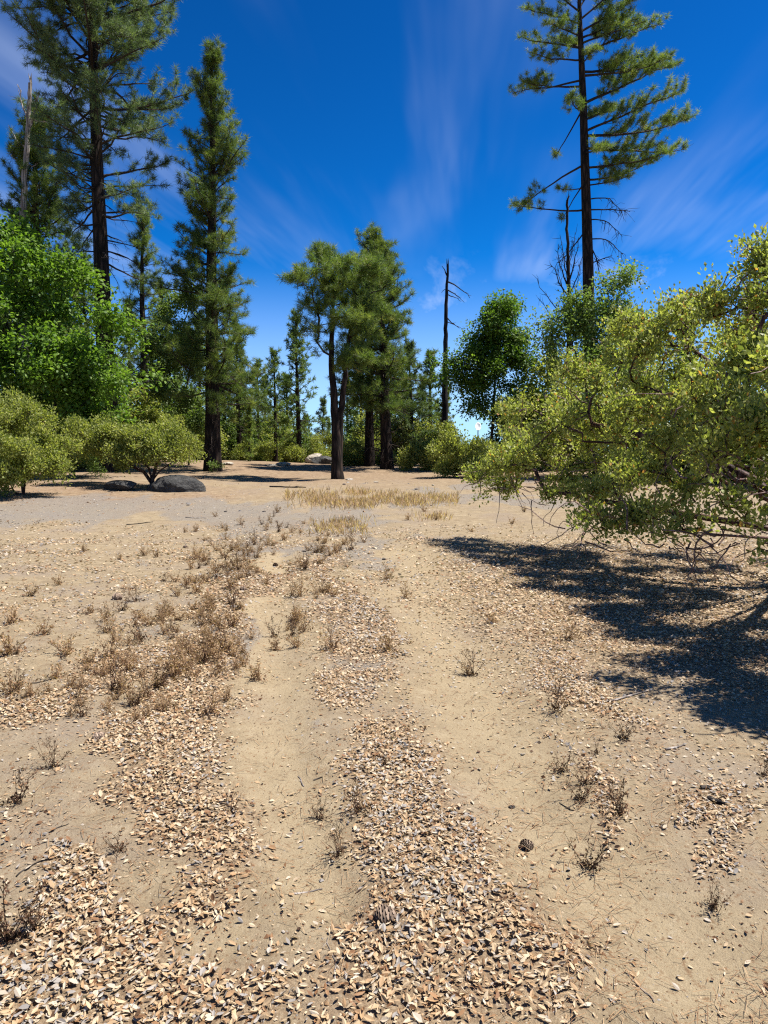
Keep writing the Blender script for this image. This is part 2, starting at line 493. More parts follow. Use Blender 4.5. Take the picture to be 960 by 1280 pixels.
def ground_mat():
    m, N, L = new_mat('sandy_ground')
    tc = N('ShaderNodeTexCoord')
    def noise(scale, det=4, rough=0.6):
        n = N('ShaderNodeTexNoise'); n.inputs['Scale'].default_value = scale
        n.inputs['Detail'].default_value = det; n.inputs['Roughness'].default_value = rough
        L(tc.outputs['Object'], n.inputs['Vector']); return n.outputs['Fac']
    def attr(nm):
        a = N('ShaderNodeAttribute'); a.attribute_name = nm; return a.outputs['Fac']
    def mix(f, a, b, mode='MIX'):
        x = N('ShaderNodeMix'); x.data_type = 'RGBA'; x.blend_type = mode
        if isinstance(f, float): x.inputs['Factor'].default_value = f
        else: L(f, x.inputs['Factor'])
        for k, q in (('A', a), ('B', b)):
            if isinstance(q, tuple): x.inputs[k].default_value = (*q, 1)
            else: L(q, x.inputs[k])
        return x.outputs['Result']
    def mrange(v, a, b, c=0.0, d=1.0):
        x = N('ShaderNodeMapRange'); x.interpolation_type = 'SMOOTHSTEP'
        x.inputs['From Min'].default_value = a; x.inputs['From Max'].default_value = b
        x.inputs['To Min'].default_value = c; x.inputs['To Max'].default_value = d
        L(v, x.inputs['Value']); return x.outputs[0]
    def mul(a, b):
        x = N('ShaderNodeMath'); x.operation = 'MULTIPLY'
        for i, q in enumerate((a, b)):
            if isinstance(q, float): x.inputs[i].default_value = q
            else: L(q, x.inputs[i])
        return x.outputs[0]
    big = noise(0.9, 5); mid = noise(6, 5, 0.65); fine = noise(70, 4, 0.7); grain = noise(260, 4, 0.8)
    sandc = ramp(N, [(0.28, (0.27, 0.205, 0.13)), (0.55, (0.41, 0.32, 0.205)), (0.8, (0.52, 0.43, 0.30))])
    L(mid, sandc.inputs[0])
    duffc = ramp(N, [(0.3, (0.17, 0.105, 0.065)), (0.5, (0.34, 0.225, 0.145)), (0.7, (0.46, 0.34, 0.24))]); L(mid, duffc.inputs[0])
    c = mix(mrange(big, 0.45, 0.7), sandc.outputs[0], (0.35, 0.28, 0.21))
    c = mix(mul(attr('duff'), 0.8), c, duffc.outputs[0])
    # pale packed track sand
    c = mix(mul(attr('sand'), 0.75), c, (0.475, 0.375, 0.24))
    # fine grey gravel and ash
    greyc = ramp(N, [(0.35, (0.13, 0.12, 0.115)), (0.52, (0.28, 0.262, 0.25)), (0.7, (0.46, 0.42, 0.38))])
    L(fine, greyc.inputs[0])
    gm = N('ShaderNodeMath'); gm.operation = 'MULTIPLY_ADD'
    L(attr('grey'), gm.inputs[0]); gm.inputs[1].default_value = 1.5
    sb = N('ShaderNodeMath'); sb.operation = 'MULTIPLY_ADD'; L(mid, sb.inputs[0]); sb.inputs[1].default_value = 1.6; sb.inputs[2].default_value = -1.2
    L(sb.outputs[0], gm.inputs[2])
    c = mix(mrange(mul(gm.outputs[0], attr('grey')), 0.05, 0.9, 0.0, 0.68), c, greyc.outputs[0])
    # broken leaf crumbs between the leaves
    crumb = ramp(N, [(0.3, (0.12, 0.08, 0.05)), (0.46, (0.28, 0.19, 0.12)), (0.6, (0.46, 0.34, 0.22)), (0.75, (0.36, 0.32, 0.29))])
    L(fine, crumb.inputs[0])
    c = mix(mrange(attr('litter'), 0.05, 0.75, 0.0, 0.9), c, crumb.outputs[0])
    # dark and pale grains
    c = mix(mrange(grain, 0.54, 0.68, 0.0, 0.75), c, (0.19, 0.14, 0.10))
    c = mix(mrange(grain, 0.45, 0.32, 0.0, 0.65), c, (0.78, 0.68, 0.53))
    spk = noise(34, 3, 0.75)
    c = mix(mrange(spk, 0.55, 0.70, 0.0, 0.75), c, (0.24, 0.135, 0.07))
    spk2 = noise(13, 5, 0.8)
    c = mix(mrange(spk2, 0.56, 0.68, 0.0, 0.45), c, (0.22, 0.15, 0.10))
    c = mix(mrange(spk2, 0.42, 0.32, 0.0, 0.35), c, (0.60, 0.52, 0.40))
    b = N('ShaderNodeBsdfPrincipled'); b.inputs['Roughness'].default_value = 0.95
    b.inputs['Specular IOR Level'].default_value = 0.15
    c = mix(1.0, c, (0.605, 0.598, 0.572), 'MULTIPLY')
    L(c, b.inputs['Base Color'])
    b1 = N('ShaderNodeBump'); b1.inputs['Strength'].default_value = 0.55; b1.inputs['Distance'].default_value = 0.03
    L(mid, b1.inputs['Height'])
    b2 = N('ShaderNodeBump'); b2.inputs['Strength'].default_value = 0.75; b2.inputs['Distance'].default_value = 0.008
    L(fine, b2.inputs['Height']); L(b1.outputs[0], b2.inputs['Normal'])
    b3 = N('ShaderNodeBump'); b3.inputs['Strength'].default_value = 0.8; b3.inputs['Distance'].default_value = 0.004
    L(grain, b3.inputs['Height']); L(b2.outputs[0], b3.inputs['Normal'])
    L(b3.outputs[0], b.inputs['Normal'])
    o = N('ShaderNodeOutputMaterial'); L(b.outputs[0], o.inputs[0])
    return m


def rock_mat(name, c0, c1, c2, lich):
    m, N, L = new_mat(name)
    tc = N('ShaderNodeTexCoord')
    n1 = N('ShaderNodeTexNoise'); n1.inputs['Scale'].default_value = 3.5; n1.inputs['Detail'].default_value = 8; n1.inputs['Roughness'].default_value = 0.7
    n2 = N('ShaderNodeTexNoise'); n2.inputs['Scale'].default_value = 40; n2.inputs['Detail'].default_value = 4
    L(tc.outputs['Object'], n1.inputs['Vector']); L(tc.outputs['Object'], n2.inputs['Vector'])
    r = ramp(N, [(0.3, c0), (0.5, c1), (0.7, c2)]); L(n1.outputs['Fac'], r.inputs[0])
    mr = N('ShaderNodeMapRange'); mr.inputs['From Min'].default_value = 0.55; mr.inputs['From Max'].default_value = 0.7
    L(n2.outputs['Fac'], mr.inputs['Value'])
    mx = N('ShaderNodeMix'); mx.data_type = 'RGBA'; L(mr.outputs[0], mx.inputs['Factor'])
    L(r.outputs[0], mx.inputs['A']); mx.inputs['B'].default_value = (*lich, 1)
    b = N('ShaderNodeBsdfPrincipled'); b.inputs['Roughness'].default_value = 0.9
    L(mx.outputs['Result'], b.inputs['Base Color'])
    bp = N('ShaderNodeBump'); bp.inputs['Strength'].default_value = 1.0; bp.inputs['Distance'].default_value = 0.12
    n3 = N('ShaderNodeTexNoise'); n3.inputs['Scale'].default_value = 14; n3.inputs['Detail'].default_value = 8; n3.inputs['Roughness'].default_value = 0.75
    L(tc.outputs['Object'], n3.inputs['Vector'])
    bp2 = N('ShaderNodeBump'); bp2.inputs['Strength'].default_value = 1.0; bp2.inputs['Distance'].default_value = 0.05
    L(n1.outputs['Fac'], bp.inputs['Height']); L(n3.outputs['Fac'], bp2.inputs['Height']); L(bp.outputs[0], bp2.inputs['Normal']); L(bp2.outputs[0], b.inputs['Normal'])
    o = N('ShaderNodeOutputMaterial'); L(b.outputs[0], o.inputs[0])
    return m


M_ROCKG = rock_mat('grey_granite', (0.026, 0.025, 0.023), (0.062, 0.060, 0.056), (0.16, 0.152, 0.138), (0.036, 0.036, 0.031))
M_ROCKS = rock_mat('brown_stone', (0.10, 0.08, 0.065), (0.20, 0.165, 0.14), (0.34, 0.29, 0.25), (0.12, 0.10, 0.085))
M_ROCKP = rock_mat('pale_granite', (0.30, 0.25, 0.19), (0.52, 0.45, 0.36), (0.66, 0.59, 0.49), (0.36, 0.30, 0.23))
M_SIGN, N_, L_ = new_mat('white_sign_paint')
b_ = N_('ShaderNodeBsdfPrincipled'); b_.inputs['Base Color'].default_value = (0.8, 0.8, 0.8, 1); b_.inputs['Roughness'].default_value = 0.4
n_ = N_('ShaderNodeTexNoise'); n_.inputs['Scale'].default_value = 6
r_ = ramp(N_, [(0.3, (0.72, 0.73, 0.74)), (0.7, (0.82, 0.82, 0.82))]); L_(n_.outputs['Fac'], r_.inputs[0]); L_(r_.outputs[0], b_.inputs['Base Color'])
o_ = N_('ShaderNodeOutputMaterial'); L_(b_.outputs[0], o_.inputs[0])
M_POST = bark_mat('dark_post_metal', (0.02, 0.02, 0.02), (0.05, 0.05, 0.05), (0.08, 0.075, 0.07), 20, 4, 0.2, 0.003, 0.6)

# ------------------------------------------------------------------ ground
def axis(dense, step, far, growth):
    a = [0.0]
    s = step
    while a[-1] < far:
        if a[-1] > dense: s *= growth
        a.append(a[-1] + s)
    return np.array(a)


ax = axis(4.0, 0.065, 2600, 1.085)
xs = np.concatenate([-ax[:0:-1], ax])
ay = axis(0.0, 0.045, 2600, 1.0185)
ab = axis(0.5, 0.25, 300, 1.3)
ys = np.concatenate([1.2 - ab[:0:-1], 1.2 + ay])
# keep the far rows coarse
XX, YY = np.meshgrid(xs, ys)
ZZ = gz(XX, YY)
lit, sand, grey = masks(XX, YY)
nx, ny = len(xs), len(ys)
gm = MB()
i = np.arange(ny - 1)[:, None] * nx; j = np.arange(nx - 1)[None, :]
gm.add(np.stack([XX, YY, ZZ], -1).reshape(-1, 3), np.stack([i + j, i + j + 1, i + nx + j + 1, i + nx + j], -1).reshape(-1, 4), 0.5)
gme = mesh_of(gm, 'ground', ground_mat(), True)
duff = sst(20, 29, YY) * np.clip(0.25 + 1.1 * fbm(XX * 0.5, YY * 0.35, 61, 4), 0, 1)
duff = np.maximum(duff, sst(1.35, 0.6, np.hypot((XX + 9.0) / 5.2, (YY - 20.8) / 3.2)) * np.clip(0.2 + 1.5 * fbm(XX * 1.1, YY * 0.9, 67, 4), 0, 1.15))
for nm, arr in (('litter', lit), ('sand', sand), ('grey', grey), ('duff', duff)):
    at = gme.attributes.new(nm, 'FLOAT', 'POINT')
    at.data.foreach_set('value', arr.astype(np.float32).ravel())
ground = obj('ground', gme)
tag(ground, 'sandy tan forest ground with a leaf-strewn track', kind='structure')


def gpt(px, py):
    """where the ray of a photo pixel meets the ground"""
    d = 3.0
    lo, hi = 1.0, 45.0
    Ys = np.linspace(1.2, 44, 1500)
    q = (py - CY) / F; x = (px - CX) / F
    t = Ys / (cp_ - q * sp_)
    z = CAMZ + (-sp_ - q * cp_) * t
    g = gz(x * t, Ys)
    k = np.argmax(z < g) if np.any(z < g) else len(Ys) - 1
    return np.array([x * t[k], Ys[k], float(g[k])])


def base(px, Y):
    x = P(px, 590, Y)[0]
    return np.array([x, Y, float(gz(x, Y))])


# ------------------------------------------------------------------ tree builders
rngT = np.random.default_rng(5)


def tuft_template(rng, n, back=0.35, wid=0.05):
    V = []; Fc = []
    for k in range(n):
        th = rng.uniform(0, 2 * math.pi)
        ph = math.acos(rng.uniform(-back, 1.0))
        d = np.array([math.sin(ph) * math.cos(th), math.cos(ph), math.sin(ph) * math.sin(th)])
        L = rng.uniform(0.75, 1.05)
        s = np.cross(d, rng.normal(size=3)); s /= np.linalg.norm(s)
        b = d * 0.06 + np.array([0, rng.uniform(-0.45, 0.1), 0])
        V += [b - s * wid * 0.5, b + s * wid * 0.5, b + d * L + np.array([0, 0, -0.08])]
        Fc += [[3 * k, 3 * k + 1, 3 * k + 2]]
    return np.array(V), np.array(Fc)


TUFTS = [tuft_template(rngT, 27, 0.15, 0.062) for _ in range(3)]
TUFTS_S = [tuft_template(rngT, 12, 0.3, 0.14) for _ in range(3)]


def add_tufts(mb, rng, pos, dirs, size, tint=None, tmpl=TUFTS):
    if len(pos) == 0: return
    pos = np.asarray(pos); dirs = np.asarray(dirs)
    n = len(pos)
    which = rng.integers(0, len(tmpl), n)
    sz = size * rng.uniform(0.75, 1.2, n)
    if tint is None: tint = np.clip(rng.normal(0.5, 0.2, n), 0, 1)
    R = frames(dirs, np.tile([[0, 0, 1.0]], (n, 1)), rng.uniform(0, 6.28, n))
    for k, (T, Fc) in enumerate(tmpl):
        m = which == k
        if m.any(): mb.stamp(T, Fc, pos[m], R[m], sz[m], tint[m])


def curve(p0, d0, L, rng, n=8, up=0.0, wob=0.12):
    """a limb path: starts along d0, bends by 'up' towards +z over its length"""
    pts = [np.array(p0, float)]
    d = np.array(d0, float); d /= np.linalg.norm(d)
    st = L / (n - 1)
    for k in range(n - 1):
        d = d + np.array([0, 0, up / (n - 1)]) + rng.normal(size=3) * wob / math.sqrt(n)
        d /= np.linalg.norm(d)
        pts.append(pts[-1] + d * st)
    return np.array(pts)


def at_path(pts, s):
    k = s * (len(pts) - 1); i = min(int(k), len(pts) - 2); f = k - i
    d = pts[i + 1] - pts[i]
    return pts[i] * (1 - f) + pts[i + 1] * f, d / (np.linalg.norm(d) + 1e-9)


def dress_limb(limb_mb, tp, td, path, rng, L, r0, s0=0.35, sub_gap=0.3, sub_len=0.34, tuft_gap=0.16, bare=0.0, upb=0.35, sides=4, sub2=False):
    """side twigs along a limb, collecting tuft positions tp and directions td"""
    ns = max(3, int(L * (1 - s0) / (sub_gap * 0.62)))
    sgn = 1
    for k in range(ns):
        s = s0 + (1 - s0) * (k + rng.uniform(0.1, 0.9)) / ns
        p, d = at_path(path, min(s, 0.999))
        side = np.cross(d, [0, 0, 1.0]); side /= np.linalg.norm(side) + 1e-9
        sgn = -sgn
        dd = d * rng.uniform(0.45, 0.9) + side * sgn * rng.uniform(0.5, 1.0) + np.array([0, 0, rng.uniform(-0.15, upb + 0.2)])
        l = max(0.22, sub_len * L * (1.15 - 0.7 * s) * rng.uniform(0.55, 1.25))
        sp = curve(p, dd, l, rng, 5, upb, 0.3)
        limb_mb.tube(sp, np.linspace(max(0.007, r0 * 0.30 * (1.1 - s)), 0.005, 5), 3, rng.uniform())
        if rng.uniform() < bare: continue
        nt = max(2, int(l * 0.75 / (tuft_gap * 0.74)))
        for q in range(nt):
            ss = 0.999 if q == 0 else rng.uniform(0.3, 0.95)
            pp, d2 = at_path(sp, ss)
            tp.append(pp + rng.normal(size=3) * 0.03)
            td.append(d2 + rng.normal(size=3) * (0.25 if q == 0 else 0.7) + np.array([0, 0, upb * 0.8]))
    p, d = at_path(path, 0.999)
    if rng.uniform() >= bare:
        tp.append(p); td.append(d + np.array([0, 0, upb]))


def trunk_tube(H, r, rng, lean=(0, 0), wander=0.12, flare=1.35, n=26, sides=12, top=0.02):
    t = np.linspace(0, 1, n) ** 1.25
    wx = np.cumsum(rng.normal(size=n)) * wander / math.sqrt(n); wy = np.cumsum(rng.normal(size=n)) * wander / math.sqrt(n)
    pts = np.stack([lean[0] * t + wx * t, lean[1] * t + wy * t, H * t - 0.25 * (1 - t) ** 8], 1)
    rad = r * (1 - t) ** 0.85 * (1 + (flare - 1) * np.exp(-t * H / 0.55)) + top
    return pts, rad


def trunk_at(pts, z):
    k = np.searchsorted(pts[:, 2], z)
    k = min(max(k, 1), len(pts) - 1)
    f = (z - pts[k - 1, 2]) / (pts[k, 2] - pts[k - 1, 2] + 1e-9)
    return pts[k - 1] * (1 - f) + pts[k] * f


def pine(name, loc, label, rng, H, r, prof, zlo, whorl=0.5, per=5, elev=(-0.15, 0.75), up=0.35, tuft=0.2, bare=0.03, lean=(0, 0),
         tuft_gap=0.16, sub_gap=0.3, s0=0.3, mat=None, group=None, tmpl=TUFTS, dead=None, limbs_apart=False, extra=(), cat='pine tree', stubs=0, upb=0.35, sub_len=0.34, trunk_sides=12, tintm=0.5):
    """prof(f, az) gives limb length in metres at height fraction f of the crown (0 low, 1 top)"""
    th = thing(name, loc, label, cat, group)
    tb = MB(); pts, rad = trunk_tube(H, r, rng, lean, sides=trunk_sides)
    tb.tube(pts, rad, trunk_sides)
    tr = tb.build('trunk', M_PBARK, th, True)
    br = MB(); tp, td = [], []
    def limb(z, az, L, el, upl, bare_=bare, s0_=s0):
        p0 = trunk_at(pts, z)
        d = np.array([math.cos(az) * math.cos(el), math.sin(az) * math.cos(el), math.sin(el)])
        path = curve(p0, d, L, rng, 8, upl, 0.42)
        r0 = min(0.07, 0.011 + 0.014 * L)
        mb = MB() if (limbs_apart and L > 1.0) else br
        mb.tube(path, np.linspace(r0, 0.010, 8), 5, rng.uniform())
        dress_limb(mb, tp, td, path, rng, L, r0, s0_, sub_gap, sub_len, tuft_gap, bare_, upb)
        if mb is not br: mb.build('limb', M_PLIMB, th)
    z = zlo
    while z < H * 0.985:
        f = (z - zlo) / (H - zlo)
        for k in range(per):
            az = rng.uniform(0, 2 * math.pi)
            L = prof(f, az) * rng.uniform(0.5, 1.2)
            if L < 0.12: continue
            el = elev[0] + (elev[1] - elev[0]) * f + rng.normal() * 0.24
            limb(z + rng.uniform(-0.5, 0.5) * whorl, az, L, el, up * rng.uniform(0.4, 1.3), s0_=s0 * (1 - 0.5 * f))
        z += whorl * rng.uniform(0.75, 1.25) * (1 - 0.45 * f)
    for (zz, az, L, el, upl, b_, s_) in extra:
        limb(zz, az, L, el, upl, b_, s_)
    if dead:
        for k in range(dead[0]):
            zz = rng.uniform(dead[1], dead[2]); az = rng.uniform(0, 6.28); L = rng.uniform(0.5, dead[3])
            p0 = trunk_at(pts, zz)
            el = rng.uniform(-0.3, 0.35)
            d = np.array([math.cos(az) * math.cos(el), math.sin(az) * math.cos(el), math.sin(el)])
            path = curve(p0, d, L, rng, 7, rng.uniform(-1.1, 0.3), 0.35)
            br.tube(path, np.linspace(0.012 + 0.012 * L, 0.005, 7), 4, 0.3)
            for q in range(int(3 + L * 3)):
                p, dd = at_path(path, rng.uniform(0.25, 1))
                sp = curve(p, dd * 0.5 + rdir(rng, 1)[0] * 0.8 + np.array([0, 0, -0.2]), rng.uniform(0.15, 0.5), rng, 4, -0.3, 0.4)
                br.tube(sp, np.linspace(0.007, 0.003, 4), 3, 0.3)
    # leader
    tp.append(pts[-1]); td.append(np.array([0, 0, 1.0]))
    br.build('branches', M_PLIMB, th)
    cr = MB()
    tint = np.clip(rng.normal(tintm, 0.2, len(tp)), 0, 1)
    add_tufts(cr, rng, tp, td, tuft, tint, tmpl)
    cr.build('crown', mat or M_NEEDLE, th)
    return th


def grow(root, stems, targets, rng, seg=0.25, kpath=0.25, jit=0.05):
    """grow a branching skeleton from root towards target points; returns nodes, parents, tip ids"""
    nodes = [np.array(root, float)]; par = [-1]; plen = [0.0]
    for st in stems:                       # hand-laid main stems: lists of points
        last = 0
        for p in st:
            nodes.append(np.array(p, float)); par.append(last)
            plen.append(plen[last] + float(np.linalg.norm(nodes[-1] - nodes[last]))); last = len(nodes) - 1
    order = np.argsort(np.linalg.norm(targets - nodes[0], axis=1))
    arr = np.zeros((len(nodes) + len(targets) * 14 + 10, 3)); arr[:len(nodes)] = nodes
    pla = np.zeros(len(arr)); pla[:len(nodes)] = plen
    n = len(nodes); tips = []
    for k in order:
        t = targets[k]
        dv = np.linalg.norm(arr[:n] - t, axis=1)
        c = dv + kpath * pla[:n]
        i = int(np.argmin(c))
        D = dv[i]
        m = int(min(12, max(1, round(D / seg))))
        a = arr[i].copy()
        # bend: first part continues the parent's direction a little
        pd = arr[i] - arr[par[i]] if par[i] >= 0 else np.array([0, 0, 0.3])
        pd = pd / (np.linalg.norm(pd) + 1e-9)
        ctrl = a + pd * D * 0.3 + (t - a) * 0.25
        last = i
        for q in range(1, m + 1):
            s = q / m
            p = a * (1 - s) ** 2 + 2 * ctrl * s * (1 - s) + t * s * s
            if q < m: p = p + rng.normal(size=3) * jit
            arr[n] = p; par.append(last); pla[n] = pla[last] + np.linalg.norm(p - arr[last]); last = n; n += 1
        tips.append(last)
    return arr[:n].copy(), np.array(par), np.array(tips)


def skin_skeleton(mb, nodes, par, rng, r_tip=0.006, r_max=0.2, expo=0.42, sides=4, big=0.03):
    n = len(nodes)
    cnt = np.zeros(n); ch = [[] for _ in range(n)]
    for i in range(1, n): ch[par[i]].append(i)
    for i in range(n - 1, -1, -1):
        if not ch[i]: cnt[i] = 1
        if par[i] >= 0: cnt[par[i]] += cnt[i]
    rad = np.minimum(r_max, r_tip * cnt ** expo)
    starts = [(0, c) for c in ch[0]]
    while starts:
        a, b = starts.pop()
        path = [a, b]
        while ch[path[-1]]:
            cs = sorted(ch[path[-1]], key=lambda q: -cnt[q])
            starts += [(path[-1], q) for q in cs[1:]]
            path.append(cs[0])
        rr = rad[path].copy(); rr[0] = rr[1]
        mb.tube(nodes[path], rr, sides + 2 if rr[0] > big else sides if rr[0] > 0.012 else 3, rng.uniform())
    return rad, cnt


def sample_lobes(lobes, n, rng, shell=0.55, clump=None):
    """lobes: (cx,cy,cz, rx,ry,rz, weight); points mostly near the outside of the union"""
    ws = np.array([l[6] if len(l) > 6 else l[3] * l[5] for l in lobes]); ws = ws / ws.sum()
    pts = []
    for l, wq in zip(lobes, ws):
        m = max(4, int(round(n * wq)))
        if clump:
            cr, cn, cz = clump
            mc = max(2, int(round(m / cn)))
            d = rdir(rng, mc)
            r = np.where(rng.uniform(size=mc) < shell, rng.uniform(0.78, 1.08, mc), rng.uniform(0.2, 0.9, mc) ** 0.6)
            cc = np.array(l[:3]) + d * r[:, None] * np.array(l[3:6])
            k = rng.integers(0, mc, m)
            pts.append(cc[k] + rng.normal(size=(m, 3)) * (cr * rng.uniform(0.55, 1.25, mc))[k][:, None] * np.array([1, 1, cz]))
            continue
        d = rdir(rng, m)
        r = np.where(rng.uniform(size=m) < shell, rng.uniform(0.82, 1.05, m), rng.uniform(0.15, 0.95, m) ** 0.6)
        pts.append(np.array(l[:3]) + d * r[:, None] * np.array(l[3:6]))
    return np.concatenate(pts)


LEAF4 = (np.array([[0, 0, 0], [-0.5, 0.45, 0.10], [0, 0.5, 0], [0.5, 0.45, 0.10], [0, 1.0, -0.05]]),
         np.array([[0, 2, 1], [0, 3, 2], [1, 2, 4], [2, 3, 4]]))
LEAF2 = (np.array([[0, 0, 0], [-0.5, 0.5, 0.12], [0.5, 0.5, 0.12], [0, 1.0, 0]]), np.array([[0, 2, 1], [1, 2, 3]]))


def add_leaves(mb, rng, centres, per, spread, length, width, out_c=None, upr=0.5, tmpl=LEAF2, tint_mu=0.5, tint_sd=0.2, upright=False):
    n = len(centres) * per
    c = np.repeat(centres, per, 0)
    off = rdir(rng, n) * (rng.uniform(0.1, 1.0, n) ** 0.6)[:, None] * spread
    pos = c + off
    ctint = np.repeat(rng.normal(0, tint_sd * 0.6, len(centres)), per)
    if upright:                      # leaves stand up and outwards around the twig end
        f = off / (np.linalg.norm(off, axis=1)[:, None] + 1e-9) * 0.9 + rng.normal(size=(n, 3)) * 0.45 + np.array([0, 0, upr])
        up = rdir(rng, n)
    else:                            # leaves spread flat, faces to the sky
        f = off / (np.linalg.norm(off, axis=1)[:, None] + 1e-9) + rng.normal(size=(n, 3)) * 0.6 - np.array([0, 0, 0.25])
        up = rng.normal(size=(n, 3)) * (1 - upr) + np.array([0, 0, 1.0])
    R = frames(f, up)
    L = length * rng.uniform(0.7, 1.2, n)
    S = np.stack([L * width * rng.uniform(0.8, 1.15, n), L, L * width], 1)
    tint = np.clip(tint_mu + ctint + rng.normal(0, tint_sd, n), 0, 1)
    mb.stamp(tmpl[0], tmpl[1], pos, R, S, tint)


def broadleaf(name, loc, label, rng, lobes, root, ntips, leaf, mat, bark, cat, stems=(), per=12, spread=0.3, width=0.7, kpath=0.25, r_tip=0.008,
              r_max=0.22, shell=0.55, upr=0.5, tmpl=LEAF2, group=None, upright=False, sub=2, jit=0.05, seg=0.3, zmin=None, expo=0.42, tint_sd=0.2, name_trunk='branches', tint_mu=0.5, clump=None):
    """loc: world base. lobes/root/stems in world coordinates."""
    th = thing(name, loc, label, cat, group)
    T = sample_lobes(lobes, ntips, rng, shell, clump)
    if zmin is not None: T = T[T[:, 2] > zmin]
    nodes, par, tips = grow(root, stems, T, rng, seg, kpath, jit)
    L0 = np.array(loc, float)
    # short side shoots at each tip
    tipp = nodes[tips]
    tipd = nodes[tips] - nodes[par[tips]]
    tipd /= np.linalg.norm(tipd, axis=1)[:, None] + 1e-9
    b = MB()
    skin_skeleton(b, nodes - L0, par, rng, r_tip, r_max, expo)
    cent = [tipp]
    for k in range(sub):
        q = tipp + tipd * spread * rng.uniform(-0.9, 0.5, len(tipp))[:, None] + rdir(rng, len(tipp)) * spread * rng.uniform(0.7, 1.5, len(tipp))[:, None]
        cent.append(q)
        V = np.stack([tipp - tipd * spread * 0.8, q], 1) - L0
        sd = np.cross(V[:, 1] - V[:, 0], [0.3, 0.2, 1.0]); sd /= np.linalg.norm(sd, axis=1)[:, None] + 1e-9
        wq = r_tip * 0.7
        quad = np.stack([V[:, 0] - sd * wq, V[:, 0] + sd * wq, V[:, 1]], 1).reshape(-1, 3)
        b.add(quad, np.arange(len(quad)).reshape(-1, 3), 0.5)
    b.build(name_trunk, bark, th, True)
    cm = MB()
    add_leaves(cm, rng, np.concatenate(cent) - L0, per, spread, leaf, width, None, upr, tmpl, tint_mu, tint_sd, upright)
    cm.build('crown', mat, th)
    return th


def lobe(px, py, Y, rx, ry, rz, wt=None):
    p = P(px, py, Y)
    return (p[0], p[1], p[2], rx, ry, rz, wt if wt is not None else rx * rz)


def hgt(py, b, px=None):
    """height above base b (world point) of photo row py at that distance"""
    return float(P(px if px is not None else 480, py, b[1])[2] - b[2])


#@@TREES
# ---------- tall pines on the left
rng = np.random.default_rng(11)
b = base(138, 30); H = hgt(-170, b)
def prof_p1(f, az):
    # sparse below, heavy above; wider to both picture sides
    w_ = 3.35 + 0.4 * math.cos(az)
    if f < 0.30: return w_ * 0.80
    return w_ * (1.12 - 0.75 * max(0, f - 0.55) / 0.45)
zlo = hgt(270, b)
ex = []
for k, (py, az, L, el, upl) in enumerate([(225, 3.3, 2.6, 0.1, 0.5), (215, 2.6, 2.3, 0.15, 0.4), (228, -2.7, 2.2, 0.05, 0.5), (240, 0.2, 2.6, 0.25, -0.6), (330, -0.2, 2.6, -0.1, -0.3), (300, 0.5, 1.8, 0, -0.2), (200, 3.6, 2.4, 0.1, 0.4)]):
    ex.append((hgt(py, b), az, L, el, upl, 0.1 if k in (0, 1, 2, 6) else 0.75, 0.35))
pine('pine_tree', b, 'very tall pine with a thick bare lower trunk behind the bright green oak', rng, H, 0.40, prof_p1, zlo, whorl=0.5, per=6, elev=(-0.05, 0.5),
     up=0.4, tuft=0.26, bare=0.06, dead=(38, hgt(340, b), hgt(60, b), 2.2), limbs_apart=True, s0=0.42, extra=ex, sub_gap=0.26, mat=M_NEEDLE_BLUE, trunk_sides=16, lean=(-0.3, 0))
rng = np.random.default_rng(12)
b = base(266, 31); H = hgt(56, b)
def prof_p2(f, az):
    return 0.25 + 2.85 * (1 - f) ** 0.62 * (0.8 + 0.2 * math.sin(f * 23 + az * 2))
pine('pine_tree', b, 'slender spire-shaped pine standing alone beside the small round shrub', rng, H, 0.33, prof_p2, hgt(500, b), whorl=0.5, per=6, elev=(-0.25, 0.9),
     up=0.55, tuft=0.26, bare=0.02, dead=(22, hgt(560, b), hgt(330, b), 1.6), limbs_apart=True, s0=0.22, sub_gap=0.24, trunk_sides=14, lean=(0.25, 0))
rng = np.random.default_rng(13)
b = base(183, 42); H = hgt(262, b)
pine('pine_tree', b, 'shorter pine with brown-tinged needles seen between the two tallest left pines', rng, H, 0.27,
     lambda f, az: 0.25 + 1.9 * (1 - f) ** 0.8, hgt(480, b), whorl=0.55, per=5, up=0.5, tuft=0.27, s0=0.25, sub_gap=0.3, tintm=0.55)
rng = np.random.default_rng(14)
b = base(58, 33); H = hgt(128, b)
def prof_p4(f, az):
    return 0.3 + 3.0 * (1 - f) ** 0.62
pine('pine_tree', b, 'dense dark pine growing beside the bleached broken snag', rng, H, 0.34, prof_p4, hgt(500, b), whorl=0.5, per=6, elev=(-0.2, 0.8),
     up=0.5, tuft=0.27, s0=0.25, sub_gap=0.27, dead=(14, hgt(340, b), hgt(200, b), 2.0), tintm=0.42)

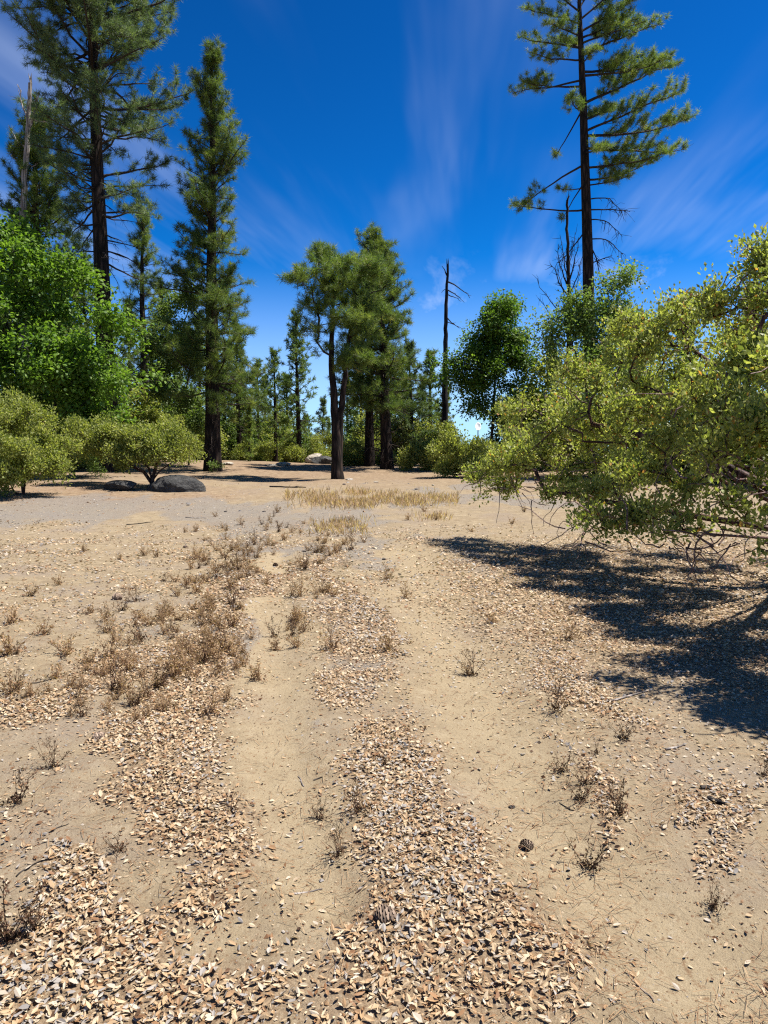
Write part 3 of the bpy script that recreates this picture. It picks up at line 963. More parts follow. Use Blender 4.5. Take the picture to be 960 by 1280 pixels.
# ---------- forked pine on the crest and the big one behind it
rng = np.random.default_rng(21)
b = base(422, 28.5)
th = thing('pine_tree', b, 'open-crowned pine with a forked dark trunk standing alone on the crest', 'pine tree')
lob = [lobe(418, 345, 28.5, 1.5, 1.5, 0.95), lobe(392, 360, 28.3, 0.95, 1.1, 0.7), lobe(447, 352, 28.7, 1.1, 1.2, 0.9), lobe(405, 318, 28.5, 0.7, 0.8, 0.55),
       lobe(405, 395, 28.0, 1.15, 1.0, 0.5), lobe(450, 400, 28.6, 1.0, 1.1, 0.7), lobe(442, 448, 28.2, 0.75, 0.8, 0.4), lobe(415, 435, 27.9, 0.6, 0.7, 0.35, 0.15)]
st1 = [P(422, y, 28.5) * 1 for y in (575, 545, 515)]
st1 = [P(421, 575, 28.5), P(420, 545, 28.5), P(418, 515, 28.5), P(416, 480, 28.5), P(414, 445, 28.5), P(415, 410, 28.5), P(417, 380, 28.5), P(416, 350, 28.5)]
st2 = [P(423, 574, 28.6), P(424, 540, 28.6), P(426, 510, 28.6), P(430, 480, 28.65), P(433, 455, 28.7), P(436, 425, 28.7), P(441, 395, 28.7), P(445, 370, 28.7)]
T = sample_lobes(lob, 340, rng, 0.6, (0.22, 5, 0.75))
nodes, par, tips = grow(b, [st1, st2], T, rng, 0.3, 0.12, 0.05)
bm_ = MB(); skin_skeleton(bm_, nodes - b, par, rng, 0.010, 0.07, 0.42); bm_.build('branches', M_PLIMB, th, True)
for st, r0 in ((st1, 0.23), (st2, 0.19)):
    tm = MB(); pp = np.array([b + np.array([0, 0, -0.2])] + st) - b
    # smooth the stem path
    tt = np.linspace(0, len(pp) - 1, 30); pp = np.stack([np.interp(tt, np.arange(len(pp)), pp[:, k]) for k in range(3)], 1)
    pp[:, :2] += rng.normal(size=(30, 2)) * 0.012
    tm.tube(pp, r0 * (1 - 0.86 * np.linspace(0, 1, 30)) * (1 + 0.35 * np.exp(-np.linspace(0, 8, 30) / 0.5)), 14)
    tm.build('trunk', M_PBARK, th, True)
tp, td = [], []
for k in tips:
    d = nodes[k] - nodes[par[k]]; d /= np.linalg.norm(d) + 1e-9
    tp.append(nodes[k] - b); td.append(d + np.array([0, 0, 0.5]))
    for q in range(4):
        tp.append(nodes[k] - b + rdir(rng, 1)[0] * rng.uniform(0.08, 0.30)); td.append(d + rdir(rng, 1)[0] * 0.6 + np.array([0, 0, 0.5]))
cm = MB(); add_tufts(cm, rng, tp, td, 0.28); cm.build('crown', M_NEEDLE, th)

rng = np.random.default_rng(22)
b = base(484, 35); H = hgt(298, b)
pine('pine_tree', b, 'broad dense pine with a lopsided peak just behind the forked pine', rng, H, 0.28,
     lambda f, az: 0.55 + 2.3 * (1 - f) ** 0.5 * (0.8 + 0.3 * math.cos(az - 3.4) * f), hgt(505, b), whorl=0.42, per=7, elev=(-0.3, 1.0), up=0.5, tuft=0.27, s0=0.22, sub_gap=0.26, lean=(-0.35, 0),
     dead=(50, hgt(575, b), hgt(480, b), 1.6))
rng = np.random.default_rng(23)
b = base(462, 37); H = hgt(322, b)
pine('pine_tree', b, 'pine with a rounded top pressed between the forked pine and the broad pine', rng, H, 0.24,
     lambda f, az: 0.4 + 1.9 * (1 - f) ** 0.5, hgt(490, b), whorl=0.5, per=6, elev=(-0.3, 1.0), up=0.5, tuft=0.27, s0=0.22, dead=(30, hgt(575, b), hgt(480, b), 1.4))

# ---------- lone tall pine on the right, limbs laid out from the photograph
rng = np.random.default_rng(31)
b = base(738, 40); H = hgt(-45, b)
th = thing('pine_tree', b, 'tall sparse pine with long one-sided limbs rising behind the big shrub', 'pine tree')
top = P(724, -45, 40) - b
pts = np.array([[0, 0, -0.3], [0, 0, 0.0]] + [list(P(px, py, 40) - b) for px, py in ((737, 480), (736, 400), (735, 330), (733, 260), (731, 200), (729, 130), (727, 80), (725, 30), (724, 0))] + [list(top)])
tt = np.linspace(0, len(pts) - 1, 40); pts = np.stack([np.interp(tt, np.arange(len(pts)), pts[:, k]) for k in range(3)], 1)
zf = np.clip(pts[:, 2] / H, 0, 1)
tm = MB(); tm.tube(pts, 0.36 * (1 - zf) ** 0.62 * (1 + 0.3 * np.exp(-zf * 30)) + 0.03, 16); tm.build('trunk', M_PBARK, th, True)
R1L = [  # start row, end px, end py, depth offset, sag, foliage
    (262, 648, 255, 0.6, 0.9, 0.45), (235, 700, 235, -0.8, 0.5, 0.4), (205, 655, 250, -0.5, -0.2, 0.3), (100, 642, 108, 0.5, 0.3, 0.6), (108, 650, 102, -1.2, 0.3, 0.55),
    (135, 690, 200, 1.0, 0.4, 0.15), (60, 655, 45, 0.8, 0.2, 0.9), (75, 665, 75, -1.0, 0.2, 0.8), (30, 662, 8, 0.6, 0.0, 1.0), (15, 668, -30, -0.6, 0, 1.0), (45, 680, 25, -1.5, 0.1, 1.0),
    (165, 850, 118, -1.5, -0.3, 0.9), (170, 868, 148, -0.6, 0.5, 0.95), (185, 845, 172, 1.0, 0.7, 0.95), (210, 835, 190, -1.0, 0.7, 0.95), (225, 815, 205, 0.8, 0.6, 0.9), (232, 790, 215, -1.4, 0.5, 0.9),
    (130, 835, 85, 1.2, -0.2, 0.9), (95, 835, 72, -0.5, 0.2, 0.9), (90, 825, 78, 1.4, 0.3, 0.9), (70, 822, 28, 0.4, -0.2, 0.95), (55, 812, 18, -1.0, -0.2, 0.95), (40, 808, -8, 0.5, -0.1, 1.0), (25, 795, -40, -0.7, 0, 1.0), (48, 790, 20, 1.2, 0.1, 1.0),
    (150, 770, 130, 2.2, 0.3, 0.9), (140, 710, 120, -2.4, 0.3, 0.7), (80, 745, 60, -2.2, 0.2, 0.9), (60, 700, 45, 2.2, 0.2, 0.9), (190, 765, 185, -2.6, 0.4, 0.85), (10, 740, -20, 1.6, 0, 1.0), (0, 705, -30, -1.4, 0, 1.0),
    (-5, 760, -50, -0.8, 0, 1), (-15, 700, -60, 0.6, 0, 1), (-25, 735, -75, 0.4, 0, 1),
    (250, 780, 250, 0.3, -0.9, 0.0), (262, 790, 265, 0.3, 0.1, 0.0), (275, 775, 290, -0.4, -1.6, 0.0), (300, 778, 310, 0.5, -1.6, 0.0), (285, 700, 330, 0.3, 0.3, 0.0), (330, 765, 318, 0.2, 0.2, 0.0), (305, 760, 345, -0.5, -1.2, 0.0), (225, 700, 268, 0.5, 0.6, 0.05)]
tp, td = [], []
for (py0, ex_, ey_, dd_, sag, fol) in R1L:
    z0 = hgt(py0, b)
    p0 = trunk_at(pts, z0)
    p1 = P(ex_, ey_, 40 + dd_) - b
    D = np.linalg.norm(p1 - p0)
    t = np.linspace(0, 1, 9)[:, None]
    path = p0 * (1 - t) + p1 * t + np.array([0, 0, -1.0]) * (sag * 0.9 * t * (1 - t) * D * 0.30) + np.cumsum(rng.normal(size=(9, 3)), 0) * 0.07 * D / 4 * t
    if sag < -0.5: path = path + np.array([0, 0, -1]) * (np.maximum(0, t - 0.6) * D * 0.6)
    mb = MB(); r0 = 0.018 + 0.012 * D
    mb.tube(path, np.linspace(r0, 0.014, 9), 5, rng.uniform())
    if fol > 0.02:
        dress_limb(mb, tp, td, path, rng, D, r0, max(0.15, 0.92 - fol * 0.85), 0.22, 0.30, 0.15, 0.26, 0.4)
        dress_limb(mb, tp, td, path, rng, D, r0, max(0.2, 0.92 - fol * 0.8), 0.30, 0.22, 0.15, 0.2, 0.7)
    else:
        for q in range(int(6 + D * 5)):
            p, d_ = at_path(path, rng.uniform(0.3, 1))
            mb.tube(curve(p, d_ * 0.5 + rdir(rng, 1)[0] * 0.7 + np.array([0, 0, -0.4]), rng.uniform(0.3, 0.95), rng, 5, -0.5, 0.5), np.linspace(0.014, 0.005, 5), 3, 0.3)
    mb.build('limb', M_PLIMB, th)
cm = MB(); add_tufts(cm, rng, tp, td, 0.29, np.clip(rng.normal(0.52, 0.2, len(tp)), 0, 1)); cm.build('crown', M_NEEDLE, th)

# ---------- dead trees
def snag(name, loc, label, rng, pix, Y, r0, mat, limbs, rt=0.03, sides=10, twigs=3, limbmat=None):
    b = np.array(loc)
    th = thing(name, loc, label, 'dead tree')
    pp = np.array([[0, 0, -0.3]] + [list(P(px, py, Y) - b) for px, py in pix])
    n = 34
    tt = np.linspace(0, len(pp) - 1, n); pp = np.stack([np.interp(tt, np.arange(len(pp)), pp[:, k]) for k in range(3)], 1)
    pp[1:] += rng.normal(size=(n - 1, 3)) * np.array([0.014, 0.014, 0])
    tm = MB(); zf = np.clip(pp[:, 2] / pp[-1, 2], 0, 1)
    tm.tube(pp, (r0 * (1 - zf * 0.72) + 0.004) * (1 + rng.normal(size=n) * 0.035), sides)
    # splintered top
    for k in range(4):
        a = rng.uniform(0, 6.28)
        tm.tube(curve(pp[-1] + np.array([math.cos(a), math.sin(a), -0.6]) * r0 * 0.16, (rng.normal() * 0.15, rng.normal() * 0.15, 1), rng.uniform(0.15, 0.5), rng, 4, 0, 0.2), [r0 * 0.16, r0 * 0.12, r0 * 0.07, 0.004], 4)
    tm.build('trunk', mat, th, True)
    for (py0, px1, py1, dd, bend, r) in limbs:
        p0 = trunk_at(pp, float(P(480, py0, Y)[2] - b[2])); p1 = P(px1, py1, Y + dd) - b
        D = np.linalg.norm(p1 - p0); t = np.linspace(0, 1, 8)[:, None]
        path = p0 * (1 - t) + p1 * t + np.array([0, 0, 1.0]) * bend * t * (1 - t) * D + rng.normal(size=(8, 3)) * 0.03 * D * t
        mb = MB(); mb.tube(path, np.linspace(r, r * 0.25, 8), 5)
        for q in range(twigs + int(D)):
            p, d_ = at_path(path, rng.uniform(0.35, 1))
            mb.tube(curve(p, d_ * 0.7 + rdir(rng, 1)[0] * 0.7, rng.uniform(0.12, 0.35) * min(1.6, D), rng, 4, 0, 0.4), np.linspace(r * 0.35, 0.004, 4), 3)
        mb.build('limb', limbmat or mat, th)
    return th

rng = np.random.default_rng(41)
b = base(28, 32)
snag('dead_tree', b, 'bleached grey broken snag poking above the dark pine', rng, [(30, 480), (29, 300), (30, 235), (33, 190), (36, 140), (38, 104)], 32, 0.26, M_GREYW,
     [(150, 22, 105, 0.2, -0.5, 0.05), (185, 12, 158, 0.3, -0.5, 0.045), (165, 50, 115, -0.3, -0.3, 0.07), (148, 76, 160, -0.4, 0.1, 0.035), (215, 8, 188, 0.5, 0.2, 0.03), (200, 45, 205, -0.5, -0.6, 0.03), (130, 48, 120, 0.1, -0.6, 0.04)], twigs=3)
rng = np.random.default_rng(42)
b = base(557, 41)
snag('dead_tree', b, 'charred black snag with a few bare limbs beside the round green oak', rng, [(556, 560), (556, 480), (557, 420), (558, 370), (560, 333)], 41, 0.22, M_CHAR,
     [(352, 588, 372, 0.3, 0.25, 0.05), (362, 580, 378, -0.4, 0.25, 0.04), (368, 577, 377, 0.5, 0.15, 0.035), (395, 574, 410, -0.3, -0.25, 0.04), (402, 580, 412, 0.4, 0.1, 0.03), (346, 553, 332, 0.1, -0.1, 0.05), (360, 551, 366, 0.3, 0, 0.02)], twigs=1)
rng = np.random.default_rng(43)
b = base(712, 35)
snag('dead_tree', b, 'thin dead tree with upcurved bare twiggy branches beside the lone tall pine', rng, [(712, 480), (711, 380), (710, 330), (709, 290), (709, 250)], 35, 0.17, M_CHAR,
     [(360, 696, 305, 0.2, -0.6, 0.05), (352, 722, 300, -0.2, -0.6, 0.05), (365, 730, 318, 0.5, -0.6, 0.04), (370, 690, 330, -0.5, -0.5, 0.05), (350, 700, 295, -0.7, -0.5, 0.04), (345, 718, 290, 0.6, -0.4, 0.035), (335, 703, 310, 0.3, -0.5, 0.025), (330, 716, 300, -0.3, -0.4, 0.025), (395, 670, 350, 0.4, -0.5, 0.035), (410, 676, 372, -0.3, -0.4, 0.03), (400, 740, 350, -0.3, -0.4, 0.03), (385, 726, 330, -0.6, -0.5, 0.03), (380, 694, 318, 0.6, -0.5, 0.03)], twigs=8, rt=0.02)

# ---------- oaks
rng = np.random.default_rng(51)
b = base(62, 26.5)
O1 = [lobe(60, 330, 27, 1.65, 1.6, 1.05), lobe(0, 330, 26.5, 1.4, 1.6, 1.15), lobe(30, 380, 25.5, 1.5, 1.4, 0.95), lobe(105, 415, 26, 1.5, 1.5, 0.9), lobe(60, 440, 25.2, 1.75, 1.4, 0.85),
      lobe(125, 470, 26, 1.35, 1.4, 0.85), lobe(60, 500, 25.6, 1.5, 1.3, 0.75), lobe(0, 470, 25.5, 1.5, 1.4, 1.05), lobe(-40, 400, 26, 1.4, 1.6, 1.6), lobe(110, 520, 26.4, 1.2, 1.2, 0.6), lobe(15, 290, 27, 0.9, 1.1, 0.6)]
broadleaf('oak_tree', b, 'large bright green oak in front of the very tall pine', rng, O1, b + np.array([0, 0, -0.1]), 600, 0.165, M_OAK, M_OBARK, 'oak tree',
          stems=[[P(62, 580, 26.5), P(66, 540, 26.4), P(70, 490, 26.4), P(60, 440, 26.3), P(55, 390, 26.4)], [P(58, 560, 26.5), P(45, 510, 26.4), P(20, 450, 26.2), P(5, 390, 26.2)]],
          per=15, spread=0.34, kpath=0.2, upr=0.62, sub=3, clump=(0.42, 9, 0.3))
rng = np.random.default_rng(52)
b = base(236, 34)
broadleaf('oak_tree', b, 'slim dull green oak with a crooked leaning trunk behind the spire-shaped pine', rng,
          [lobe(225, 390, 34, 1.0, 1.1, 0.9), lobe(205, 440, 34, 0.9, 1.0, 0.8), lobe(245, 430, 33.5, 0.8, 0.9, 0.8), lobe(220, 490, 34.3, 1.3, 1.1, 0.8), lobe(250, 520, 33.6, 0.8, 0.9, 0.6)],
          b + np.array([0, 0, -0.1]), 240, 0.13, M_OAKD, M_OBARK, 'oak tree', stems=[[P(236, 570, 34), P(234, 530, 34), P(232, 490, 34), P(240, 455, 34), P(228, 420, 34)]], per=16, spread=0.3, kpath=0.2, upr=0.62, sub=3, clump=(0.34, 9, 0.45))
rng = np.random.default_rng(53)
b = base(612, 35)
broadleaf('oak_tree', b, 'round deep green oak beside the charred black snag', rng,
          [lobe(622, 405, 35, 1.1, 1.1, 0.95), lobe(595, 440, 35, 1.1, 1.1, 0.9), lobe(640, 440, 35, 1.0, 1.2, 1.0), lobe(615, 475, 34.6, 1.4, 1.2, 0.9), lobe(640, 500, 35, 1.0, 1.1, 0.8), lobe(580, 470, 35, 0.75, 0.8, 0.6), lobe(625, 388, 35, 0.75, 0.8, 0.5), lobe(608, 425, 34.5, 1.2, 1.0, 0.8), lobe(650, 465, 34.6, 0.8, 0.9, 0.8), lobe(640, 520, 34.6, 1.1, 1.0, 0.7), lobe(668, 500, 34.8, 0.8, 0.9, 0.7), lobe(600, 505, 34.8, 0.6, 0.7, 0.45), lobe(566, 455, 35, 0.4, 0.5, 0.3)],
          b + np.array([0, 0, -0.1]), 520, 0.14, M_OAK, M_OBARK, 'oak tree', stems=[[P(613, 560, 35), P(616, 530, 35), P(618, 490, 35), P(620, 450, 35)]], per=17, spread=0.32, kpath=0.2, upr=0.62, tint_mu=0.42, sub=3, clump=(0.36, 9, 0.35))
rng = np.random.default_rng(54)
b = base(745, 29)
broadleaf('oak_tree', b, 'leafy oak with bare dead twigs at the foot of the lone tall pine', rng,
          [lobe(745, 400, 29, 1.2, 1.2, 0.7), lobe(705, 420, 29, 1.0, 1.1, 0.6), lobe(785, 395, 29, 0.9, 1.0, 0.7), lobe(775, 350, 29, 0.45, 0.5, 0.65), lobe(740, 450, 28.6, 1.8, 1.2, 0.7), lobe(800, 430, 29, 0.9, 1.0, 0.7), lobe(722, 375, 29, 0.5, 0.6, 0.4)],
          b + np.array([0, 0, -0.1]), 330, 0.125, M_OAKD, M_OBARK, 'oak tree', stems=[[P(746, 560, 29), P(748, 500, 29), P(755, 440, 29), P(768, 390, 29)], [P(740, 540, 29), P(730, 470, 29), P(715, 430, 29)]], per=15, spread=0.3, kpath=0.2, upr=0.55, tint_mu=0.58, sub=3, clump=(0.3, 8, 0.55))

# ---------- background trees: a few meshes shared by copies
def bgpine(seed, H, label, prof, zlo, mat=None, tintm=0.5, per=5):
    rng = np.random.default_rng(seed)
    return pine('pine_tree', (0, 0, 0), label, rng, H, 0.02 * H, prof, zlo, whorl=0.55, per=per, elev=(-0.2, 0.9), up=0.5, tuft=0.31, s0=0.2, sub_gap=0.38, tuft_gap=0.24, tmpl=TUFTS_S, mat=mat, tintm=tintm,
                dead=(16, 1.0, zlo + 0.8, 1.2), trunk_sides=8)
BGG = 'background pines on and beyond the crest'
bp = [bgpine(61, 9.0, '', lambda f, az: 0.3 + 1.5 * (1 - f) ** 0.7, 2.2), bgpine(62, 11.0, '', lambda f, az: 0.35 + 1.7 * (1 - f) ** 0.6, 2.8, tintm=0.42),
      bgpine(63, 7.0, '', lambda f, az: 0.25 + 1.35 * (1 - f) ** 0.8, 1.0, M_NEEDLE_BLUE), bgpine(64, 8.0, '', lambda f, az: 0.15 + 1.0 * (1 - f) ** 0.9, 0.6, tintm=0.6, per=6)]
BH = [9.0, 11.0, 7.0, 8.0]
placed = []
spots = [  # px, distance, top py, mesh, label key
    (345, 45, 438, 0), (374, 43, 397, 1), (322, 47, 455, 1), (300, 44, 405, 1), (332, 52, 470, 0), (402, 64, 500, 2), (360, 55, 468, 0), (312, 40, 500, 3),
    (516, 46, 432, 2), (537, 48, 440, 0), (503, 52, 455, 1), (528, 56, 470, 0), (556, 44, 462, 3), (490, 50, 440, 1), (452, 48, 430, 1), (545, 62, 500, 0), (470, 60, 455, 1), (435, 58, 470, 0), (412, 70, 525, 3),
    (385, 58, 520, 2), (282, 50, 430, 1), (250, 52, 400, 1), (210, 55, 360, 1), (165, 50, 380, 0), (110, 46, 330, 1), (85, 52, 350, 1), (30, 44, 300, 1), (-20, 40, 260, 1), (-60, 46, 300, 0), (-90, 38, 250, 1), (140, 60, 400, 0), (195, 62, 420, 1), (10, 60, 380, 1),
    (225, 70, 450, 0), (275, 64, 470, 0), (300, 60, 470, 2), (345, 68, 500, 1), (660, 60, 480, 1), (690, 54, 440, 0), (790, 50, 400, 1), (850, 52, 380, 1), (930, 50, 360, 0), (1010, 48, 330, 1), (1080, 46, 300, 1), (480, 75, 500, 1), (510, 72, 505, 0)]
LB = {'l': 'one of the dark background pines crowding behind the left-hand oaks', 'm': 'one of the small background pines between the spire-shaped pine and the forked pine',
      'c': 'one of the background pines packed behind the forked pine and its broad neighbour', 'r': 'one of the background pines behind the big shrub'}
rng = np.random.default_rng(65)
used = set()
for (px, Y, tpy, k) in spots:
    b = base(px, Y)
    s = hgt(tpy, b) / BH[k]
    key = 'l' if px < 275 else 'm' if px < 415 else 'c' if px < 570 else 'r'
    sc3 = (s * rng.uniform(0.85, 1.1) if s < 1.2 else s * 0.85,) * 2 + (s,)
    if k not in used:
        used.add(k); o = bp[k]
        o.location = b; o.rotation_euler = (0, 0, rng.uniform(0, 6.28)); o.scale = sc3
    else:
        o = copy_tree(bp[k], b, rng.uniform(0, 6.28), sc3)
    o['label'] = LB[key]; o['group'] = {'l': 'background pines on the left', 'm': 'background pines in the middle gap', 'c': 'background pines behind the forked pine', 'r': 'background pines on the right'}[key]

# ---------- shrubs
def shrub(px, Y, lobes, label, seed, ntips, leaf=0.05, per=16, spread=0.15, mat=None, stems=(), r_max=0.06, sub=5, group=None, width=0.62, shell=0.7, tint_mu=0.5, zpad=0.08, clump=(0.13, 6, 0.7), expo=0.42):
    rng = np.random.default_rng(seed)
    b = base(px, Y)
    return broadleaf('manzanita_shrub', b, label, rng, lobes, b + np.array([0, 0, -0.05]), ntips, leaf, mat or M_MANZD, M_MBARK, 'shrub', stems=stems, per=per, spread=spread, width=width, kpath=0.35,
                     r_tip=0.006, r_max=r_max, shell=shell, upr=0.6, group=group, upright=True, sub=sub, jit=0.03, seg=0.2, zmin=b[2] + zpad, tint_mu=tint_mu, clump=clump, expo=expo)

shrub(190, 22, [lobe(200, 548, 22, 0.95, 0.9, 0.5), lobe(160, 545, 22, 0.6, 0.8, 0.42), lobe(232, 562, 22, 0.45, 0.7, 0.40), lobe(120, 546, 22.3, 0.75, 0.8, 0.46, 0.6), lobe(190, 565, 21.4, 0.7, 0.5, 0.35), lobe(155, 572, 21.5, 0.32, 0.4, 0.28)],
      'umbrella-shaped small shrub with a stout dark trunk next to the grey boulder', 71, 430, leaf=0.072,
      stems=[[P(190, 600, 22), P(186, 585, 22), P(172, 570, 22)], [P(191, 598, 22), P(196, 580, 22), P(205, 565, 22)], [P(190, 602, 22), P(200, 588, 22), P(222, 574, 22)], [P(189, 603, 22), P(180, 590, 22.1), P(150, 575, 22.2), P(125, 562, 22.3)]], r_max=0.17, expo=0.53)
shrub(28, 19.5, [lobe(15, 532, 19.5, 0.95, 1.0, 0.7), lobe(55, 560, 19.3, 0.6, 0.8, 0.45), lobe(-30, 545, 19.5, 1.0, 1.0, 0.8), lobe(30, 575, 18.8, 1.0, 0.7, 0.5, 0.6), lobe(-15, 580, 18.8, 1.0, 0.7, 0.5), lobe(5, 512, 19.8, 0.6, 0.7, 0.35)],
      'rounded olive shrub hugging the ground in front of the large oak', 72, 520, leaf=0.072, stems=[[P(25, 585, 19.5), P(15, 560, 19.5)], [P(32, 585, 19.5), P(48, 570, 19.5)], [P(26, 590, 19.5), P(-10, 570, 19.5)]])
shrub(95, 25, [lobe(95, 560, 25, 0.75, 0.8, 0.5), lobe(110, 575, 24.6, 0.5, 0.6, 0.35), lobe(75, 575, 25, 0.6, 0.6, 0.4)], 'shaded shrub between the two larger olive shrubs on the left', 73, 120, leaf=0.065, mat=M_OAKD)
BGS = 'background shrubs along the crest'
for k, (px, Y, py, rx, rz, n, lab) in enumerate([
        (443, 38, 571, 0.75, 0.75, 120, 'rounded grey-green shrub immediately beside the forked pine trunk'), (476, 38.5, 577, 0.55, 0.5, 80, 'small shrub on the crest under the broad dense pine'),
        (500, 38, 578, 0.5, 0.5, 70, 'low shrub on the crest between its smaller and larger neighbours'), (532, 34, 570, 0.85, 0.8, 130, 'wide grey-green shrub next to the tallest of the crest shrubs'),
        (572, 29, 562, 0.95, 0.95, 170, 'tall olive shrub on the crest just left of the big shrub tip'), (383, 43, 563, 1.1, 0.7, 110, 'yellow-green shrub behind the pale wedge boulder'),
        (318, 44, 565, 1.0, 0.7, 110, 'yellowish shrub under the background pines beside the spire-shaped pine'), (350, 46, 566, 0.8, 0.7, 90, 'dim shrub behind the crooked sapling trunks'),
        (412, 47, 560, 0.8, 0.8, 90, 'bright shrub seen past the forked pine trunk'), (610, 31, 575, 0.9, 0.7, 110, 'shrub half hidden behind the tip of the big shrub'), (458, 41, 565, 0.7, 0.8, 80, 'darker shrub behind the rounded grey-green shrub')]):
    shrub(px, Y, [lobe(px, py, Y, rx, rx * 0.9, rz), lobe(px - rx * 16, py + 7, Y - 0.3, rx * 0.6, rx * 0.6, rz * 0.6), lobe(px + rx * 15, py + 6, Y - 0.2, rx * 0.6, rx * 0.6, rz * 0.65)], lab, 80 + k, n, leaf=0.10, per=13, spread=0.19, group=None, zpad=0.03)
shrub(266, 30.2, [lobe(266, 588, 30.2, 0.28, 0.28, 0.25)], 'tiny green seedling shrub at the foot of the spire-shaped pine', 95, 26, leaf=0.07, per=7, spread=0.1, sub=1, zpad=0.02, mat=M_OAKD)

# leafy undergrowth among the background trunks: two meshes shared by copies
us = []
for k in range(2):
    rng = np.random.default_rng(150 + k)
    us.append(broadleaf('undergrowth_bush', (0, 0, 0), '', rng, [(0, 0, 1.5, 1.3, 1.2, 1.2, 1.5), (0.9, 0.2, 1.0, 0.9, 0.8, 0.8, 0.7), (-0.9, -0.1, 0.9, 0.9, 0.8, 0.8, 0.7), (0.2 - 0.5 * k, 0, 2.7, 0.7, 0.7, 0.9, 0.6)], (0, 0, -0.05), 200, 0.14, [M_OAKD, M_MANZD][k], M_OBARK, 'bush',
              per=13, spread=0.26, kpath=0.25, upr=0.55, sub=3, clump=(0.25, 7, 0.6), zmin=0.1, r_max=0.07))
rng = np.random.default_rng(155)
for k, (px, Y, s_, lab) in enumerate([(290, 46, 1.0, 'm'), (308, 49, 1.2, 'm'), (330, 50, 0.9, 'm'), (352, 52, 1.2, 'm'), (372, 49, 0.9, 'm'), (395, 55, 0.8, 'm'), (440, 52, 1.2, 'c'), (462, 46, 1.1, 'c'), (485, 48, 1.3, 'c'), (508, 47, 1.1, 'c'), (530, 50, 1.2, 'c'), (552, 46, 0.9, 'c'),
                                      (270, 50, 1.3, 'l'), (240, 42, 1.1, 'l'), (210, 44, 1.5, 'l'), (180, 36, 1.2, 'l'), (155, 38, 1.4, 'l'), (110, 32, 1.1, 'l'), (70, 36, 1.4, 'l'), (30, 30, 1.2, 'l'), (-15, 28, 1.3, 'l'), (-60, 30, 1.5, 'l'), (640, 38, 1.2, 'r'), (680, 34, 1.4, 'r'), (720, 36, 1.4, 'r'), (780, 30, 1.4, 'r'), (850, 28, 1.5, 'r'), (930, 26, 1.4, 'r'), (1010, 24, 1.4, 'r')]):
    b = base(px, Y); q = (s_ * 0.9, s_ * 0.9, s_ * rng.uniform(0.8, 1.05))
    lb, gr = {'m': ('leafy undergrowth bush among the small background pines behind the crest rocks', 'undergrowth in the middle gap'), 'c': ('leafy undergrowth bush below the pines behind the forked pine', 'undergrowth behind the forked pine'),
              'l': ('leafy undergrowth bush in the dark wood behind the left-hand shrubs', 'undergrowth in the left wood'), 'r': ('leafy undergrowth bush behind the huge sprawling shrub', 'undergrowth behind the big shrub')}[lab]
    if k < 2:
        o = us[k]; o.location = b; o.scale = q; o['label'] = lb; o['group'] = gr
    else: copy_tree(us[k % 2], b, rng.uniform(0, 6.28), q, lb, gr)

# the big one
rng = np.random.default_rng(77)
bb = base(1030, 8.5)
M0 = [lobe(632, 590, 12.4, 0.72, 0.85, 0.36), lobe(655, 545, 12.2, 0.62, 0.8, 0.5), lobe(705, 505, 11.6, 0.85, 1.0, 0.62), lobe(725, 595, 10.8, 0.95, 0.9, 0.48), lobe(770, 500, 10.6, 0.9, 0.9, 0.62), lobe(690, 570, 11.5, 0.8, 0.8, 0.5),
      lobe(820, 455, 10.2, 0.85, 1.0, 0.75), lobe(880, 425, 9.8, 0.75, 1.0, 0.75), lobe(935, 390, 9.0, 0.75, 1.0, 0.78), lobe(950, 328, 8.6, 0.36, 0.5, 0.30), lobe(830, 545, 8.8, 0.8, 0.8, 0.52), lobe(890, 500, 7.6, 0.65, 0.7, 0.5),
      lobe(955, 480, 6.9, 0.6, 0.7, 0.55), lobe(740, 655, 8.8, 0.5, 0.5, 0.22), lobe(800, 620, 8.0, 0.65, 0.6, 0.34), lobe(920, 590, 6.5, 0.55, 0.55, 0.34), lobe(850, 655, 7.2, 0.4, 0.45, 0.15, 0.05), lobe(930, 650, 6.3, 0.4, 0.4, 0.12, 0.05),
      lobe(1065, 430, 6.9, 0.9, 1.2, 1.0, 0.9), lobe(1090, 600, 6.0, 0.8, 1.0, 0.5), lobe(1180, 480, 4.3, 0.40, 0.5, 0.5, 0.25), lobe(1060, 490, 5.0, 0.42, 0.6, 0.5, 0.35), lobe(1130, 470, 5.0, 0.55, 0.8, 0.65, 0.45), lobe(1070, 590, 5.0, 0.4, 0.5, 0.3, 0.2), lobe(860, 500, 11.4, 1.2, 1.0, 1.0, 0.35), lobe(1010, 440, 10.4, 1.3, 1.0, 1.2, 0.45), lobe(1160, 450, 8.4, 1.2, 1.4, 1.3, 0.5), lobe(960, 600, 10, 1.1, 1.0, 0.7, 0.2)]
